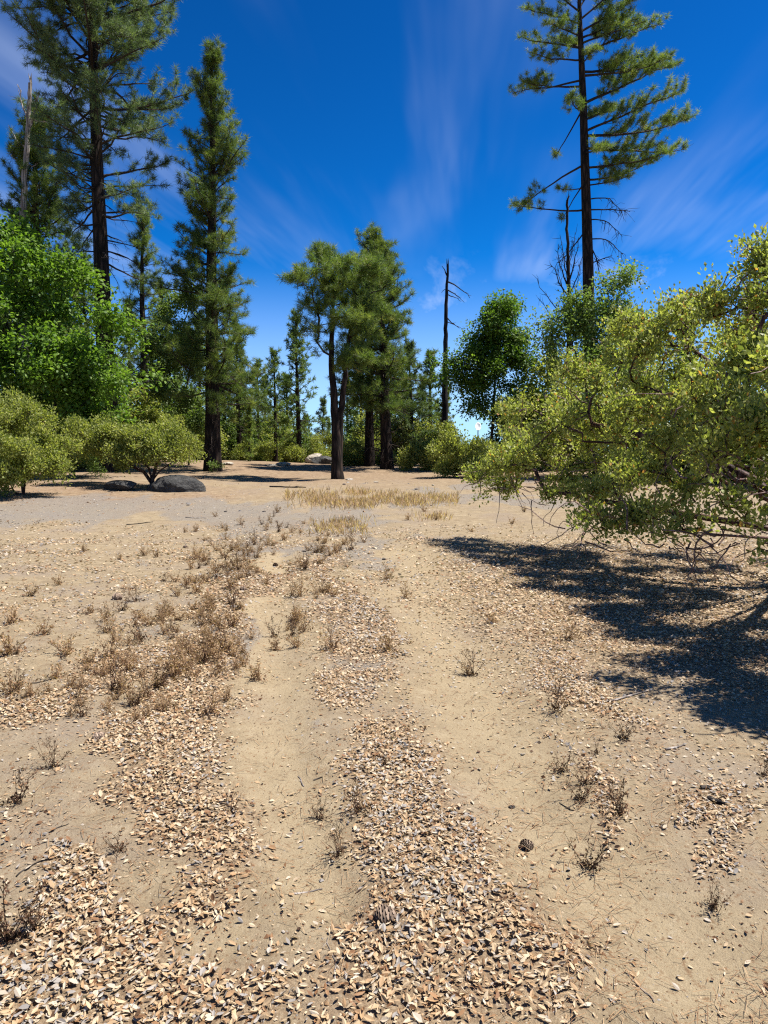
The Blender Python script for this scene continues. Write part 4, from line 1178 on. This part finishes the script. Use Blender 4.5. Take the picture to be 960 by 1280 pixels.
stems0 = [[P(985, 665, 8.4), P(930, 655, 8.6), P(870, 645, 9.0), P(800, 635, 9.8), P(730, 622, 10.8), P(670, 612, 11.8)],
          [P(1000, 620, 8.3), P(975, 560, 8.2), P(945, 505, 8.2), P(910, 470, 8.8), P(870, 440, 9.6)],
          [P(990, 640, 8.3), P(940, 600, 8.5), P(880, 570, 9.0), P(810, 545, 9.8), P(740, 530, 10.8)],
          [P(1015, 600, 8.3), P(1010, 520, 8.4), P(985, 450, 8.5), P(965, 390, 8.7)],
          [P(1000, 675, 7.8), P(950, 672, 7.3), P(890, 668, 7.1), P(840, 672, 7.2)],
          [P(1040, 620, 8.2), P(1070, 540, 7.9), P(1090, 470, 7.7)], [P(1020, 600, 8.8), P(1000, 530, 9.6), P(960, 480, 10.6)],
          [P(1000, 645, 8.0), P(950, 620, 7.3), P(900, 600, 6.9)], [P(1020, 640, 7.9), P(1030, 600, 7.0), P(1030, 560, 6.2), P(1060, 520, 5.5), P(1120, 500, 4.8)], [P(1010, 650, 7.6), P(980, 630, 6.8), P(930, 600, 6.5)]]
m0 = broadleaf('manzanita_shrub', bb, 'huge sprawling olive-green shrub with twisted reddish limbs shading the ground', rng, M0, bb + np.array([0, 0, -0.1]), 1750, 0.060, M_MANZ, M_MBARK, 'shrub',
               stems=stems0, per=11, spread=0.105, clump=(0.125, 9, 0.7), width=0.55, kpath=0.22, r_tip=0.0062, r_max=0.11, shell=0.78, upr=0.7, tmpl=LEAF2, upright=True, sub=5, jit=0.05, seg=0.2, zmin=0.12, expo=0.44, tint_sd=0.2)
# bare dead twigs tangled inside the shrub
tw = MB()
for k in range(420):
    l = M0[int(rng.integers(0, len(M0)))]
    p = np.array(l[:3]) + rdir(rng, 1)[0] * np.array(l[3:6]) * rng.uniform(0.5, 1.02)
    p[2] = max(p[2] - 0.15, 0.15)
    d = rdir(rng, 1)[0] * np.array([1, 0.8, 0.55])
    L = rng.uniform(0.25, 0.8)
    c = curve(p, d, L, rng, 7, rng.uniform(-0.5, 0.6), 0.9)
    if c[:, 2].min() < 0.06: continue
    tw.tube(c - bb, np.linspace(rng.uniform(0.005, 0.012), 0.003, 7), 4, rng.uniform())
tw.build('dead_twigs', bark_mat('dead_twig_bark', (0.06, 0.035, 0.03), (0.19, 0.12, 0.10), (0.36, 0.27, 0.24), 24, 24, 0.2, 0.003, 0.7), m0)['kind'] = 'stuff'

#@@SMALL
# ------------------------------------------------------------------ rocks
def ico(sub):
    import bmesh
    bm = bmesh.new(); bmesh.ops.create_icosphere(bm, subdivisions=sub, radius=1.0)
    V = np.array([v.co[:] for v in bm.verts]); Fc = np.array([[v.index for v in f.verts] for f in bm.faces]); bm.free()
    return V, Fc


def rock(loc, size, seed, mat, label, name='boulder', cuts=7, sink=0.3, rz=0.0, sub=4, cat='boulder', group=None, kmin=0.6):
    rng = np.random.default_rng(seed)
    V, Fc = ico(sub)
    for k in range(cuts):
        n = rdir(rng, 1)[0]; d = rng.uniform(kmin, 0.9)
        q = V @ n
        V = V - np.maximum(0, q - d)[:, None] * n * 0.92
    V = V * (1 + 0.42 * (fbm(V[:, 0] * 1.7 + V[:, 2] * 1.7 + seed, V[:, 1] * 1.9 - V[:, 2], seed, 5) - 0.5))[:, None]
    V = V * np.array(size)
    mb = MB(); mb.add(V, Fc)
    o = mb.build(name, mat, None, False)
    o.location = (loc[0], loc[1], loc[2] + size[2] * (1 - 2 * sink))
    o.rotation_euler = (0, 0, rz)
    tag(o, label, cat, group)
    return o

rock(gpt(220, 613), (0.88, 0.65, 0.40), 3, M_ROCKG, 'low dark grey granite boulder beside the umbrella-shaped shrub', sink=0.47, cuts=4)
rock(gpt(152, 612), (0.5, 0.4, 0.2), 5, M_ROCKG, 'flat grey rock in the shade under the umbrella-shaped shrub', sink=0.3)
rock(base(403, 40.2), (0.70, 0.5, 0.30), 7, M_ROCKG, 'rounded grey boulder at the foot of the pale wedge boulder', sink=0.3)
p_ = base(392, 41.5)
rock(p_, (0.60, 0.50, 0.36), 11, M_ROCKP, 'pale tan wedge-shaped boulder on the crest beyond the forked pine', sink=0.05, cuts=9, kmin=0.4)
for k, (px, py, s, lab) in enumerate([(355, 582, 0.42, 'low pale ledge rock beneath the small background pines'), (285, 581, 0.30, 'small white rock beside the spire-shaped pine'), (340, 583, 0.25, 'little tan rock next to the low pale ledge rock'), (437, 600, 0.16, 'small whitish stone right of the forked pine trunk'), (470, 603, 0.10, 'tiny pale stone on the bare ground below the crest shrubs')]):
    rock(gpt(px, py), (s, s * 0.7, s * 0.32), 20 + k, M_ROCKP, lab, sink=0.3, sub=3)

# white oval dish on a post, just beyond the tip of the big shrub
sb = base(597, 31.8)
sg = thing('satellite_dish', sb, 'white oval dish on a thin dark post above the tip of the big shrub', 'dish')
ph = hgt(538, sb)
mb = MB(); mb.tube([[0, 0.02, -0.2], [0, 0.02, ph * 0.5], [0, 0.02, ph]], [0.022, 0.022, 0.022], 8); mb.build('post', M_POST, sg, True)
zc_ = hgt(533, sb); tl = math.radians(32); n = 28; th_ = np.arange(n) * 2 * math.pi / n
ex_, ez_ = 0.125, 0.205
def dish_ring(f, dep):
    lx = np.cos(th_) * ex_ * f; lv = np.sin(th_) * ez_ * f
    return np.stack([lx, lv * math.sin(tl) + dep * math.cos(tl), zc_ + lv * math.cos(tl) - dep * math.sin(tl)], 1)
rings = [dish_ring(0.02, 0.045), dish_ring(0.5, 0.034), dish_ring(0.85, 0.012), dish_ring(1.0, 0.0), dish_ring(1.0, 0.012), dish_ring(0.5, 0.046), dish_ring(0.02, 0.058)]
V = np.concatenate(rings)
Fq = [[r * n + i, r * n + (i + 1) % n, (r + 1) * n + (i + 1) % n, (r + 1) * n + i] for r in range(len(rings) - 1) for i in range(n)]
mb = MB(); mb.add(V, Fq); mb.build('disc', M_SIGN, sg, True)
mb = MB(); mb.tube([[0, 0.02, ph], [0, 0.06, zc_ - 0.05], [0, 0.05, zc_ - 0.03]], [0.014, 0.014, 0.014], 6); mb.build('bracket', M_POST, sg)

# ------------------------------------------------------------------ fallen leaves
rng = np.random.default_rng(101)
def scatter(n, ymin, ymax, xw, power=1.0):
    # candidate points, denser near the camera
    u_ = rng.uniform(size=n)
    y = 1 / (1 / ymin + u_ * (1 / ymax - 1 / ymin)) if power == 1.0 else ymin + (ymax - ymin) * u_
    x = rng.uniform(-1, 1, n) * (xw * y + 0.7)
    return x, y

x1, y1 = scatter(520000, 1.35, 15, 0.66)
l_, s_, g_ = masks(x1, y1)
# equalise: wanted leaves per square metre over the candidate density
cand = 520000 / ((1 / 1.35 - 1 / 15)) / y1 ** 2 / (2 * (0.66 * y1 + 0.7))
want = 5600 * l_ ** 1.3 * np.clip(4.2 / y1, 0.2, 1.0) ** 1.3 + (60 + 420 * sst(0.38, 0.68, fbm(x1 * 2.3, y1 * 2.3, 83, 4))) * (1 - s_ * 0.6) * np.clip(4 / y1, 0.15, 1)
keep = rng.uniform(size=len(x1)) < want / cand
x1, y1, l_ = x1[keep], y1[keep], l_[keep]
nl = len(x1)
LEAF_G = (np.array([[0, 0, 0.0], [-0.42, 0.32, 0.16], [0, 0.36, 0.02], [0.42, 0.32, 0.16], [-0.36, 0.68, 0.20], [0, 0.68, 0.07], [0.36, 0.68, 0.20], [0, 1.0, 0.22]]),
          np.array([[0, 2, 1], [0, 3, 2], [1, 2, 5], [1, 5, 4], [2, 3, 6], [2, 6, 5], [4, 5, 7], [5, 6, 7]]))
far = y1 > 4.0
Ln = np.clip(rng.normal(0.0225, 0.0065, nl), 0.009, 0.045)
Ln = np.where(far, Ln * np.clip(y1 / 5, 1, 2.0), Ln)
wd = rng.uniform(0.38, 0.62, nl)
az = rng.uniform(0, 6.28, nl)
tilt = rng.normal(0, 0.28, nl)
fw = np.stack([np.cos(az) * np.cos(tilt), np.sin(az) * np.cos(tilt), np.sin(tilt)], 1)
upv = rng.normal(size=(nl, 3)) * 0.33 + np.array([0, 0, 1.0])
flip = rng.uniform(size=nl) < 0.4
Rl = frames(fw, upv, np.where(flip, math.pi, 0.0))
curl = rng.uniform(0.4, 1.6, nl)
Sl = np.stack([Ln * wd, Ln, Ln * 0.55 * curl], 1)
zl = gz(x1, y1) + 0.003 + rng.uniform(0, 0.011, nl) * l_ + np.abs(np.sin(tilt)) * Ln * 0.5 + np.where(flip, Ln * 0.10, 0)
pos = np.stack([x1, y1, zl], 1) - fw * (Ln * 0.5)[:, None]
zone = fbm(x1 * 1.1, y1 * 1.1, 77, 3)
tint = np.clip(rng.choice([0.06, 0.22, 0.36, 0.48, 0.60, 0.70, 0.78, 0.92], nl, p=[0.04, 0.08, 0.14, 0.20, 0.24, 0.17, 0.08, 0.05]) + rng.normal(0, 0.05, nl), 0, 1)
tint = np.where((zone > 0.55) & (rng.uniform(size=nl) < 0.25), np.clip(rng.normal(0.86, 0.06, nl), 0, 1), tint)
pxl, pyl = proj(pos)
score = np.hypot(x1, y1 - 0.0) + np.where((pxl > 15) & (pxl < 945) & (pyl < 1265) & (Ln > 0.026), 0, 100)
idx = np.argsort(score)[:300]
solo = np.zeros(nl, bool); solo[idx] = True
lm = MB()
nearm = (~solo) & (y1 < 3.3); farm = (~solo) & (~nearm)
lm.stamp(LEAF_G[0], LEAF_G[1], pos[nearm], Rl[nearm], Sl[nearm], tint[nearm])
lm.stamp(LEAF2[0], LEAF2[1], pos[farm], Rl[farm], Sl[farm] * np.array([1.1, 1, 1]), tint[farm])
lo = lm.build('leaf_litter', M_LITTER)
tag(lo, 'dry tan and grey fallen leaves strewn over the track', 'leaves', kind='stuff')
LV = []
for k in range(12):
    m_ = MB(); T = LEAF_G[0].copy(); T[:, 2] *= 0.4 + 0.12 * k; T[:, 0] += 0.06 * math.sin(k * 2.1) * T[:, 1]; T[:, 0] *= 0.42 + 0.02 * (k % 6)
    T[:, 2] *= 0.55
    m_.add(T, LEAF_G[1], [0.2, 0.3, 0.42, 0.46, 0.52, 0.58, 0.62, 0.68, 0.72, 0.78, 0.9, 0.38][k])
    LV.append(mesh_of(m_, 'leaf', M_LITTER))
from mathutils import Matrix
for i in idx:
    o = obj('leaf', LV[int(rng.integers(0, 12))], ground)
    M = Matrix.Identity(4)
    for r__ in range(3):
        for c__ in range(3): M[r__][c__] = Rl[i][r__][c__] * Ln[i]
        M[r__][3] = pos[i][r__]
    o.matrix_local = M

# grit: small stones and crumbs in the sand
x2, y2 = scatter(110000, 1.4, 13, 0.66)
l2, s2, g2 = masks(x2, y2)
keep = rng.uniform(size=len(x2)) < np.clip(0.25 + 0.9 * g2 + 0.2 * l2 - 0.12 * s2, 0, 1) * np.clip(y2 / 3.5, 0.6, 1)
x2, y2 = x2[keep], y2[keep]; n2 = len(x2)
OCT = (np.array([[1, 0, 0], [0, 1, 0], [-1, 0, 0], [0, -1, 0], [0, 0, 0.8], [0, 0, -0.6]]), np.array([[0, 1, 4], [1, 2, 4], [2, 3, 4], [3, 0, 4]]))
sz = np.exp(rng.normal(math.log(0.0034), 0.5, n2)) * np.clip(y2 / 3.5, 0.8, 1.9)
gmb = MB()
gmb.stamp(OCT[0], OCT[1], np.stack([x2, y2, gz(x2, y2)], 1), frames(rdir(rng, n2) * np.array([1, 1, 0.3]), np.tile([[0, 0, 1.0]], (n2, 1))), np.stack([sz, sz * rng.uniform(0.5, 1.3, n2), sz * rng.uniform(0.5, 1, n2)], 1),
          np.clip(rng.uniform(0.02, 1.0, n2), 0, 1))
x2 = rng.uniform(-13, 9, 26000); y2 = 1 / rng.uniform(1 / 26.0, 1 / 7.0, 26000)
l2, s2, g2 = masks(x2, y2)
k2 = rng.uniform(size=len(x2)) < np.clip(0.10 + 0.9 * g2, 0, 1)
x2, y2 = x2[k2], y2[k2]; n2 = len(x2)
sz = np.exp(rng.normal(math.log(0.011), 0.45, n2)) * np.clip(y2 / 14, 0.8, 1.5)
gmb.stamp(OCT[0], OCT[1], np.stack([x2, y2, gz(x2, y2)], 1), frames(rdir(rng, n2) * np.array([1, 1, 0.3]), np.tile([[0, 0, 1.0]], (n2, 1))), np.stack([sz, sz * rng.uniform(0.5, 1.6, n2), sz * rng.uniform(0.4, 0.9, n2)], 1),
          np.clip(rng.choice([0.1, 0.3, 0.7, 0.88, 0.95], n2, p=[0.22, 0.15, 0.2, 0.25, 0.18]) + rng.normal(0, 0.05, n2), 0, 1))
# broken flakes of leaf and bark, thinning out with distance
x2, y2 = scatter(46000, 1.4, 8, 0.66)
k2 = rng.uniform(size=len(x2)) < np.clip(0.15 + 1.3 * (fbm(x2 * 2.7, y2 * 2.7, 93, 4) - 0.3), 0.05, 1) * np.clip(y2 / 3, 0.45, 1)
x2, y2 = x2[k2], y2[k2]; n2 = len(x2)
sz = np.exp(rng.normal(math.log(0.0085), 0.4, n2)) * np.clip(y2 / 4, 0.85, 1.6)
az = rng.uniform(0, 6.28, n2); tl_ = rng.normal(0, 0.3, n2)
gmb.stamp(LEAF2[0], LEAF2[1], np.stack([x2, y2, gz(x2, y2) + 0.002 + np.abs(tl_) * sz * 0.4], 1), frames(np.stack([np.cos(az), np.sin(az), tl_], 1), rng.normal(size=(n2, 3)) * 0.3 + np.array([0, 0, 1.0])), np.stack([sz * rng.uniform(0.35, 0.8, n2), sz, sz * 0.8], 1),
          np.clip(rng.choice([0.08, 0.2, 0.3, 0.45, 0.65], n2, p=[0.2, 0.27, 0.25, 0.16, 0.12]) + rng.normal(0, 0.04, n2), 0, 1))
tag(gmb.build('gravel', M_LITTER), 'fine grey and tan grit scattered through the sand', 'gravel', kind='stuff')

# fallen pine needles and straw bits
x3, y3 = scatter(26000, 1.4, 9, 0.66)
k3 = rng.uniform(size=len(x3)) < sst(0.42, 0.62, fbm(x3 * 1.5, y3 * 1.5, 91, 3)) * (0.35 + 0.65 * (x3 > 0.5))
x3, y3 = x3[k3], y3[k3]; n3 = len(x3)
NEED = (np.array([[-0.5, 0, 0], [0.5, 0, 0], [0.4, 0.5, 1.0], [-0.4, 0.5, 1.0], [0, 1.0, 0]]), np.array([[0, 1, 2], [0, 2, 3], [3, 2, 4]]))
az = rng.uniform(0, 6.28, n3)
nb = MB(); Ls = rng.uniform(0.03, 0.11, n3)
nb.stamp(NEED[0], NEED[1], np.stack([x3, y3, gz(x3, y3) + 0.004 + rng.uniform(0, 0.01, n3)], 1), frames(np.stack([np.cos(az), np.sin(az), rng.normal(0, 0.08, n3)], 1), np.tile([[0, 0, 1.0]], (n3, 1))),
         np.stack([np.full(n3, 0.0022) * np.clip(y3 / 3, 0.8, 2), Ls, Ls * 0.08], 1), np.clip(rng.normal(0.28, 0.12, n3), 0, 1))
tag(nb.build('fallen_needles', M_LITTER), 'thin rusty fallen pine needles lying on the sand', 'needles', kind='stuff')

# ------------------------------------------------------------------ dry weeds
def weed_mesh(seed, h, nst, spread, tmu, leafy, dense=1.0):
    rng = np.random.default_rng(seed); mb = MB(); tips = []
    for k in range(nst):
        a = rng.uniform(0, 6.28); sp = rng.uniform(0.1, 1) * spread
        L = h * rng.uniform(0.55, 1.1)
        path = curve((rng.normal() * 0.015, rng.normal() * 0.015, -0.01), (math.cos(a) * sp, math.sin(a) * sp, 1), L, rng, 7, rng.uniform(-0.2, 0.3), 0.35)
        t = np.clip(tmu + rng.normal() * 0.15, 0, 1)
        mb.tube(path, np.linspace(0.0028, 0.0012, 7), 3, t)
        tips.append((path[-1], t))
        for q in range(int(rng.integers(3, 8) * dense)):
            p, d = at_path(path, rng.uniform(0.25, 1))
            sp2 = curve(p, d * 0.6 + rdir(rng, 1)[0] * 0.7 + np.array([0, 0, 0.3]), L * rng.uniform(0.12, 0.34), rng, 4, 0.2, 0.4)
            mb.tube(sp2, np.linspace(0.0016, 0.0008, 4), 3, t)
            for z in range(leafy):
                pp, dd = at_path(sp2, rng.uniform(0.2, 1))
                tips.append((pp, t))
    pos = np.array([q[0] for q in tips]); tt = np.array([q[1] for q in tips])
    pos = np.repeat(pos, 2, 0) + rng.normal(size=(len(tips) * 2, 3)) * 0.008; tt = np.repeat(tt, 2)
    n = len(pos); L = rng.uniform(0.010, 0.024, n)
    mb.stamp(LEAF2[0], LEAF2[1], pos, frames(rdir(rng, n) + np.array([0, 0, 0.3]), rdir(rng, n)), np.stack([L * 0.45, L, L], 1), np.clip(tt + rng.normal(0.08, 0.18, n), 0, 1))
    nb_ = int(30 * leafy)
    a = rng.uniform(0, 6.28, nb_); r = np.abs(rng.normal(0, 0.055, nb_))
    L = rng.uniform(0.015, 0.04, nb_)
    mb.stamp(LEAF2[0], LEAF2[1], np.stack([np.cos(a) * r, np.sin(a) * r, rng.uniform(0, 0.045, nb_)], 1), frames(rdir(rng, nb_) + np.array([0, 0, 0.5]), rdir(rng, nb_)), np.stack([L * 0.4, L, L], 1), np.clip(rng.normal(tmu - 0.12, 0.2, nb_), 0, 1))
    return mesh_of(mb, 'dry_weed', M_WEED)

WD = [weed_mesh(200 + k, 0.24 + 0.03 * (k % 3), 6 + k, 0.8, 0.25, 2) for k in range(4)]       # dark, twiggy
WS = [weed_mesh(220 + k, 0.16 + 0.03 * (k % 3), 10 + k, 0.85, 0.68, 2, 0.9) for k in range(4)]  # straw coloured
rngW = np.random.default_rng(201)
def put_weed(x, y, meshes, s, label, group):
    o = obj('dry_weed', meshes[int(rngW.integers(0, len(meshes)))])
    o.location = (x, y, float(gz(x, y)) - 0.003); o.rotation_euler = (rngW.normal() * 0.08, rngW.normal() * 0.08, rngW.uniform(0, 6.28))
    q = s * rngW.uniform(0.9, 1.1); o.scale = (q, q, q * rngW.uniform(0.85, 1.15))
    tag(o, label, 'weed', group)
dark = [(735, 1090, 0.62), (775, 1020, 0.6), (700, 965, 0.62), (730, 980, 0.5), (725, 1005, 0.5), (765, 1005, 0.5), (450, 1020, 0.6), (425, 1072, 0.5), (10, 1180, 0.9), (45, 1170, 0.5), (590, 845, 0.75), (150, 1065, 0.5), (290, 1015, 0.4), (400, 1025, 0.4), (955, 970, 0.5), (695, 890, 0.7), (780, 925, 0.6), (20, 1005, 0.7), (65, 960, 0.6), (745, 945, 0.4), (890, 1140, 0.4), (480, 960, 0.4)]
for px, py, s in dark:
    p = gpt(px, py); put_weed(p[0], p[1], WD, s, *(('dark brown twiggy dead weed on the sand beyond the shrub shade', 'dark weeds beyond the shrub shade') if px > 580 else ('dark twiggy dead weed rooted in the central band of leaf litter', 'dark weeds in the central leaf litter') if px > 380 else ('dark twiggy dead weed beside the left-hand leaf-covered wheel track', 'dark weeds by the left wheel track')))
straw = [(485, 815, 1.0), (507, 748, 0.8), (615, 780, 0.8), (585, 845, 0.5), (710, 800, 0.9), (375, 745, 1.0), (372, 775, 1.0), (380, 790, 0.8), (400, 705, 1.0), (485, 725, 0.8), (420, 745, 0.7), (105, 690, 1.0), (180, 695, 1.0), (150, 700, 0.6), (38, 745, 1.0), (15, 780, 1.2), (10, 820, 1.4), (85, 820, 1.2), (110, 830, 1.0), (70, 850, 1.0), (640, 655, 1.0), (655, 640, 0.9), (590, 665, 0.9), (530, 640, 1.0), (510, 650, 1.0), (545, 650, 0.9), (310, 690, 0.7), (15, 870, 1.0)]
for px, py, s in straw:
    p = gpt(px, py); put_weed(p[0], p[1], WS, s, *(('straw-coloured dry weed tuft at the edge of the shrub shade', 'straw weeds by the shrub shade') if px > 570 else ('straw-coloured dry weed tuft standing on the hump between the sandy ruts', 'straw weeds on the hump') if px > 320 else ('straw-coloured dry weed tuft standing apart on the open sand left of the track', 'straw weeds on the open sand')))
bands = [((330, 665), (250, 730), 36, 58, 1.0, 'in the broad strip just beyond the dark gravel'), ((250, 740), (150, 870), 62, 85, 0.95, 'in the thick patch bordering the leaf-covered wheel track'), ((440, 655), (410, 690), 26, 26, 1.0, 'on the middle hump below the straw grass strip'),
         ((400, 700), (375, 800), 16, 16, 0.9, 'on the narrow hump between the two sandy ruts'), ((300, 780), (230, 850), 40, 26, 0.9, 'standing in grey gravel at the edge of the sandy rut'), ((60, 860), (160, 900), 50, 16, 0.8, 'on open sand outside the leaf-covered wheel track'), ((360, 640), (300, 690), 25, 18, 1.0, 'in the grey gravel below the forked pine')]
for (a, c, wq, n, s, lab) in bands:
    for k in range(n):
        t = rngW.uniform(); px = a[0] + (c[0] - a[0]) * t + rngW.normal() * wq; py = a[1] + (c[1] - a[1]) * t + rngW.normal() * wq * 0.28
        dk = rngW.uniform() < 0.2
        p = gpt(px, max(py, 625)); put_weed(p[0], p[1], WD if dk else WS, s * rngW.uniform(0.45, 1.05), ('dark twiggy dead weed ' if dk else 'dry straw-brown weed ') + lab, ('dark weeds ' if dk else 'straw weeds ') + lab)

# straw grass strip below the crest
rng = np.random.default_rng(301)
gb = MB()
def blades(px0, px1, py0, py1, n, h):
    px = rng.uniform(px0, px1, n); py = py0 + (py1 - py0) * np.clip(rng.normal(0.5, 0.27, n), -0.2, 1.3)
    px = (px0 + px1) / 2 + (px1 - px0) * np.clip(rng.normal(0, 0.30, n), -0.62, 0.62)
    a0 = gpt((px0 + px1) / 2, py0)[1]; a1 = gpt((px0 + px1) / 2, py1)[1]
    f = (py - py0) / (py1 - py0); Yg = 1 / ((1 - f) / a0 + f / a1)
    X = (px - CX) / F * Yg * 1.004
    ok = rng.uniform(size=n) < sst(0.34, 0.62, fbm(X * 1.3, Yg * 0.7, 15, 4))
    X, Yg = X[ok], Yg[ok]; m = len(X)
    a = rng.uniform(0, 6.28, m); tl = rng.uniform(0, 0.9, m)
    L = h * rng.uniform(0.5, 1.15, m)
    gb.stamp(LEAF2[0], LEAF2[1], np.stack([X, Yg, gz(X, Yg) - 0.01], 1), frames(np.stack([np.cos(a) * tl, np.sin(a) * tl, np.ones(m)], 1), rdir(rng, m)), np.stack([np.full(m, 0.020), L, L * 0.15], 1), np.clip(rng.normal(0.72, 0.2, m), 0, 1))
blades(380, 550, 635, 616, 9500, 0.22)
blades(395, 470, 668, 652, 1100, 0.17)
blades(520, 560, 652, 640, 450, 0.16)
tag(gb.build('dry_grass', M_STRAW), 'strip of straw-coloured dry grass below the crest', 'grass', kind='stuff')

# ------------------------------------------------------------------ cones, sticks, bark
def cone_mesh(seed):
    rng = np.random.default_rng(seed); mb = MB()
    V, Fc = ico(2); mb.add(V * np.array([0.017, 0.046, 0.017]), Fc, 0.1)
    n = 84; k = np.arange(n); ga = k * 2.39996; t = (k + 0.5) / n
    y = (t * 2 - 1) * 0.044; r = 0.026 * np.sqrt(np.clip(1 - (t * 2 - 1) ** 2 * 0.9, 0, 1))
    c = np.stack([np.cos(ga) * r * 0.7, y, np.sin(ga) * r * 0.7], 1)
    d = np.stack([np.cos(ga), 0.55 - 0.9 * t * 0, np.sin(ga)], 1); d[:, 1] = 0.5
    L = 0.030 * (0.6 + 0.6 * np.sin(math.pi * t)); T = np.array([[-0.25, 0, 0], [0.25, 0, 0], [0.5, 0.8, 0.1], [0, 1.0, 0.25], [-0.5, 0.8, 0.1]])
    mb.stamp(T, np.array([[0, 1, 2], [0, 2, 4], [4, 2, 3]]), c, frames(d, np.tile([[0, 1.0, 0.01]], (n, 1))), np.stack([L, L, L], 1), np.clip(rng.normal(0.5, 0.25, n), 0, 1))
    return mesh_of(mb, 'pine_cone', M_CONE)
CN = [cone_mesh(401), cone_mesh(402)]
CL = {0: 'dark open pine cone lying among the pale leaves', 1: 'dark pine cone lying on bare sand beside the weedy strip'}
for k, (px, py, s, q) in enumerate([(484, 1152, 0.8, 0), (148, 750, 1.1, 1), (660, 1062, 0.6, 0), (345, 708, 0.8, 1), (125, 925, 0.7, 0), (305, 738, 0.8, 1), (232, 685, 0.8, 1)]):
    p = gpt(px, py); o = obj('pine_cone', CN[k % 2]); o.location = p + np.array([0, 0, 0.018 * s]); o.rotation_euler = (rng.normal() * 0.2, rng.normal() * 0.3, 1.4 + rng.normal() * 0.6); o.scale = (s, s, s)
    tag(o, CL[q], 'pine cone', 'pine cones among the leaves' if q == 0 else 'pine cones on bare sand')

def stick(px, py, L, r, az, mat, label, group=None, seed=0, bend=0.25, name='fallen_stick'):
    rng = np.random.default_rng(seed + int(px)); p = gpt(px, py)
    path = curve((0, 0, 0), (math.cos(az), math.sin(az), 0), L, rng, 8, 0, bend)
    path -= path.mean(0); path[:, 2] = gz(path[:, 0] + p[0], path[:, 1] + p[1]) - p[2] + r * 0.8
    mb = MB(); mb.tube(path, r * np.linspace(1, 0.6, 8) * (1 + rng.normal(size=8) * 0.08), 6)
    # a broken side shoot and ragged ends
    q, d = at_path(path, rng.uniform(0.3, 0.7)); mb.tube(curve(q, d + np.array([-d[1], d[0], 0.3]), L * 0.16, rng, 4, 0, 0.3), np.linspace(r * 0.5, r * 0.2, 4), 4)
    for e, nx_ in ((0, 1), (-1, -2)):
        v_ = path[e] - path[nx_]; mb.tube([path[e], path[e] + v_ * 0.12], [r * (1 if e == 0 else 0.6), r * 0.15], 6)
    o = mb.build(name, mat, None, True); o.location = p
    tag(o, label, 'stick', group); return o
stick(895, 1004, 0.075, 0.012, -0.7, M_CHAR, 'short charred stub of wood on the sand beside the rusty needles', bend=0.05)
stick(884, 988, 0.07, 0.009, 0.2, M_OBARK, 'grey bark chip just behind the charred stub', bend=0.05)
stick(550, 1120, 0.08, 0.006, -0.5, M_GREYW, 'short pale curved stick lying in the thick central leaf litter')
stick(790, 870, 0.45, 0.007, 0.3, M_GREYW, 'long thin grey stick along the edge of the shrub shade')
stick(455, 1243, 0.06, 0.007, -0.4, M_CHAR, 'small dark bark scrap in the pale leaves below the bare sand patch')
stick(500, 1165, 0.18, 0.003, 1.0, M_GREYW, 'thin straw-pale twig leaning on the pine cone in the leaf litter')
stick(415, 1200, 0.22, 0.0022, 1.7, M_GREYW, 'very thin curved twig lying across the bare sand patch', bend=0.5)
stick(845, 935, 0.16, 0.006, 0.4, M_GREYW, 'bent pale stick on the sand just outside the shrub shade')
stick(175, 655, 0.55, 0.011, 0.3, M_CHAR, 'long dark stick on the gravel below the grey boulder')
stick(245, 648, 0.5, 0.010, -0.2, M_GREYW, 'bleached grey stick on the gravel below the grey boulder')
stick(360, 610, 1.2, 0.03, 0.1, M_CHAR, 'dark fallen branch in the shade near the forked pine')
SG = 'small broken twigs on the ground'
for k in range(46):
    px = rng.uniform(20, 940); py = 660 + 600 * rng.uniform() ** 1.3
    p = gpt(px, py)
    stick(px, py, rng.uniform(0.03, 0.12) * (1 + p[1] / 12), rng.uniform(0.0012, 0.003) * (1 + p[1] / 8), rng.uniform(0, 3.14), M_GREYW if k % 2 else M_OBARK,
          'small pale broken twig lying loose on the ground' if k % 2 else 'small dark broken twig lying loose on the ground', 'pale small twigs' if k % 2 else 'dark small twigs', k, 0.5, 'fallen_twig')
for k, (px, py) in enumerate([(300, 1018), (430, 1062), (195, 1000), (505, 820), (380, 690), (330, 640), (282, 640), (235, 632), (640, 1010), (700, 870), (480, 700), (250, 960), (655, 760), (410, 612), (430, 606), (520, 612)]):
    rock(gpt(px, py), tuple(np.array([0.018, 0.014, 0.009]) * (0.5 + gpt(px, py)[1] / 8)), 500 + k, M_ROCKS, 'small brownish grey stone lying loose on the track', 'stone', sub=2, cat='stone', group='small loose stones', sink=0.25)
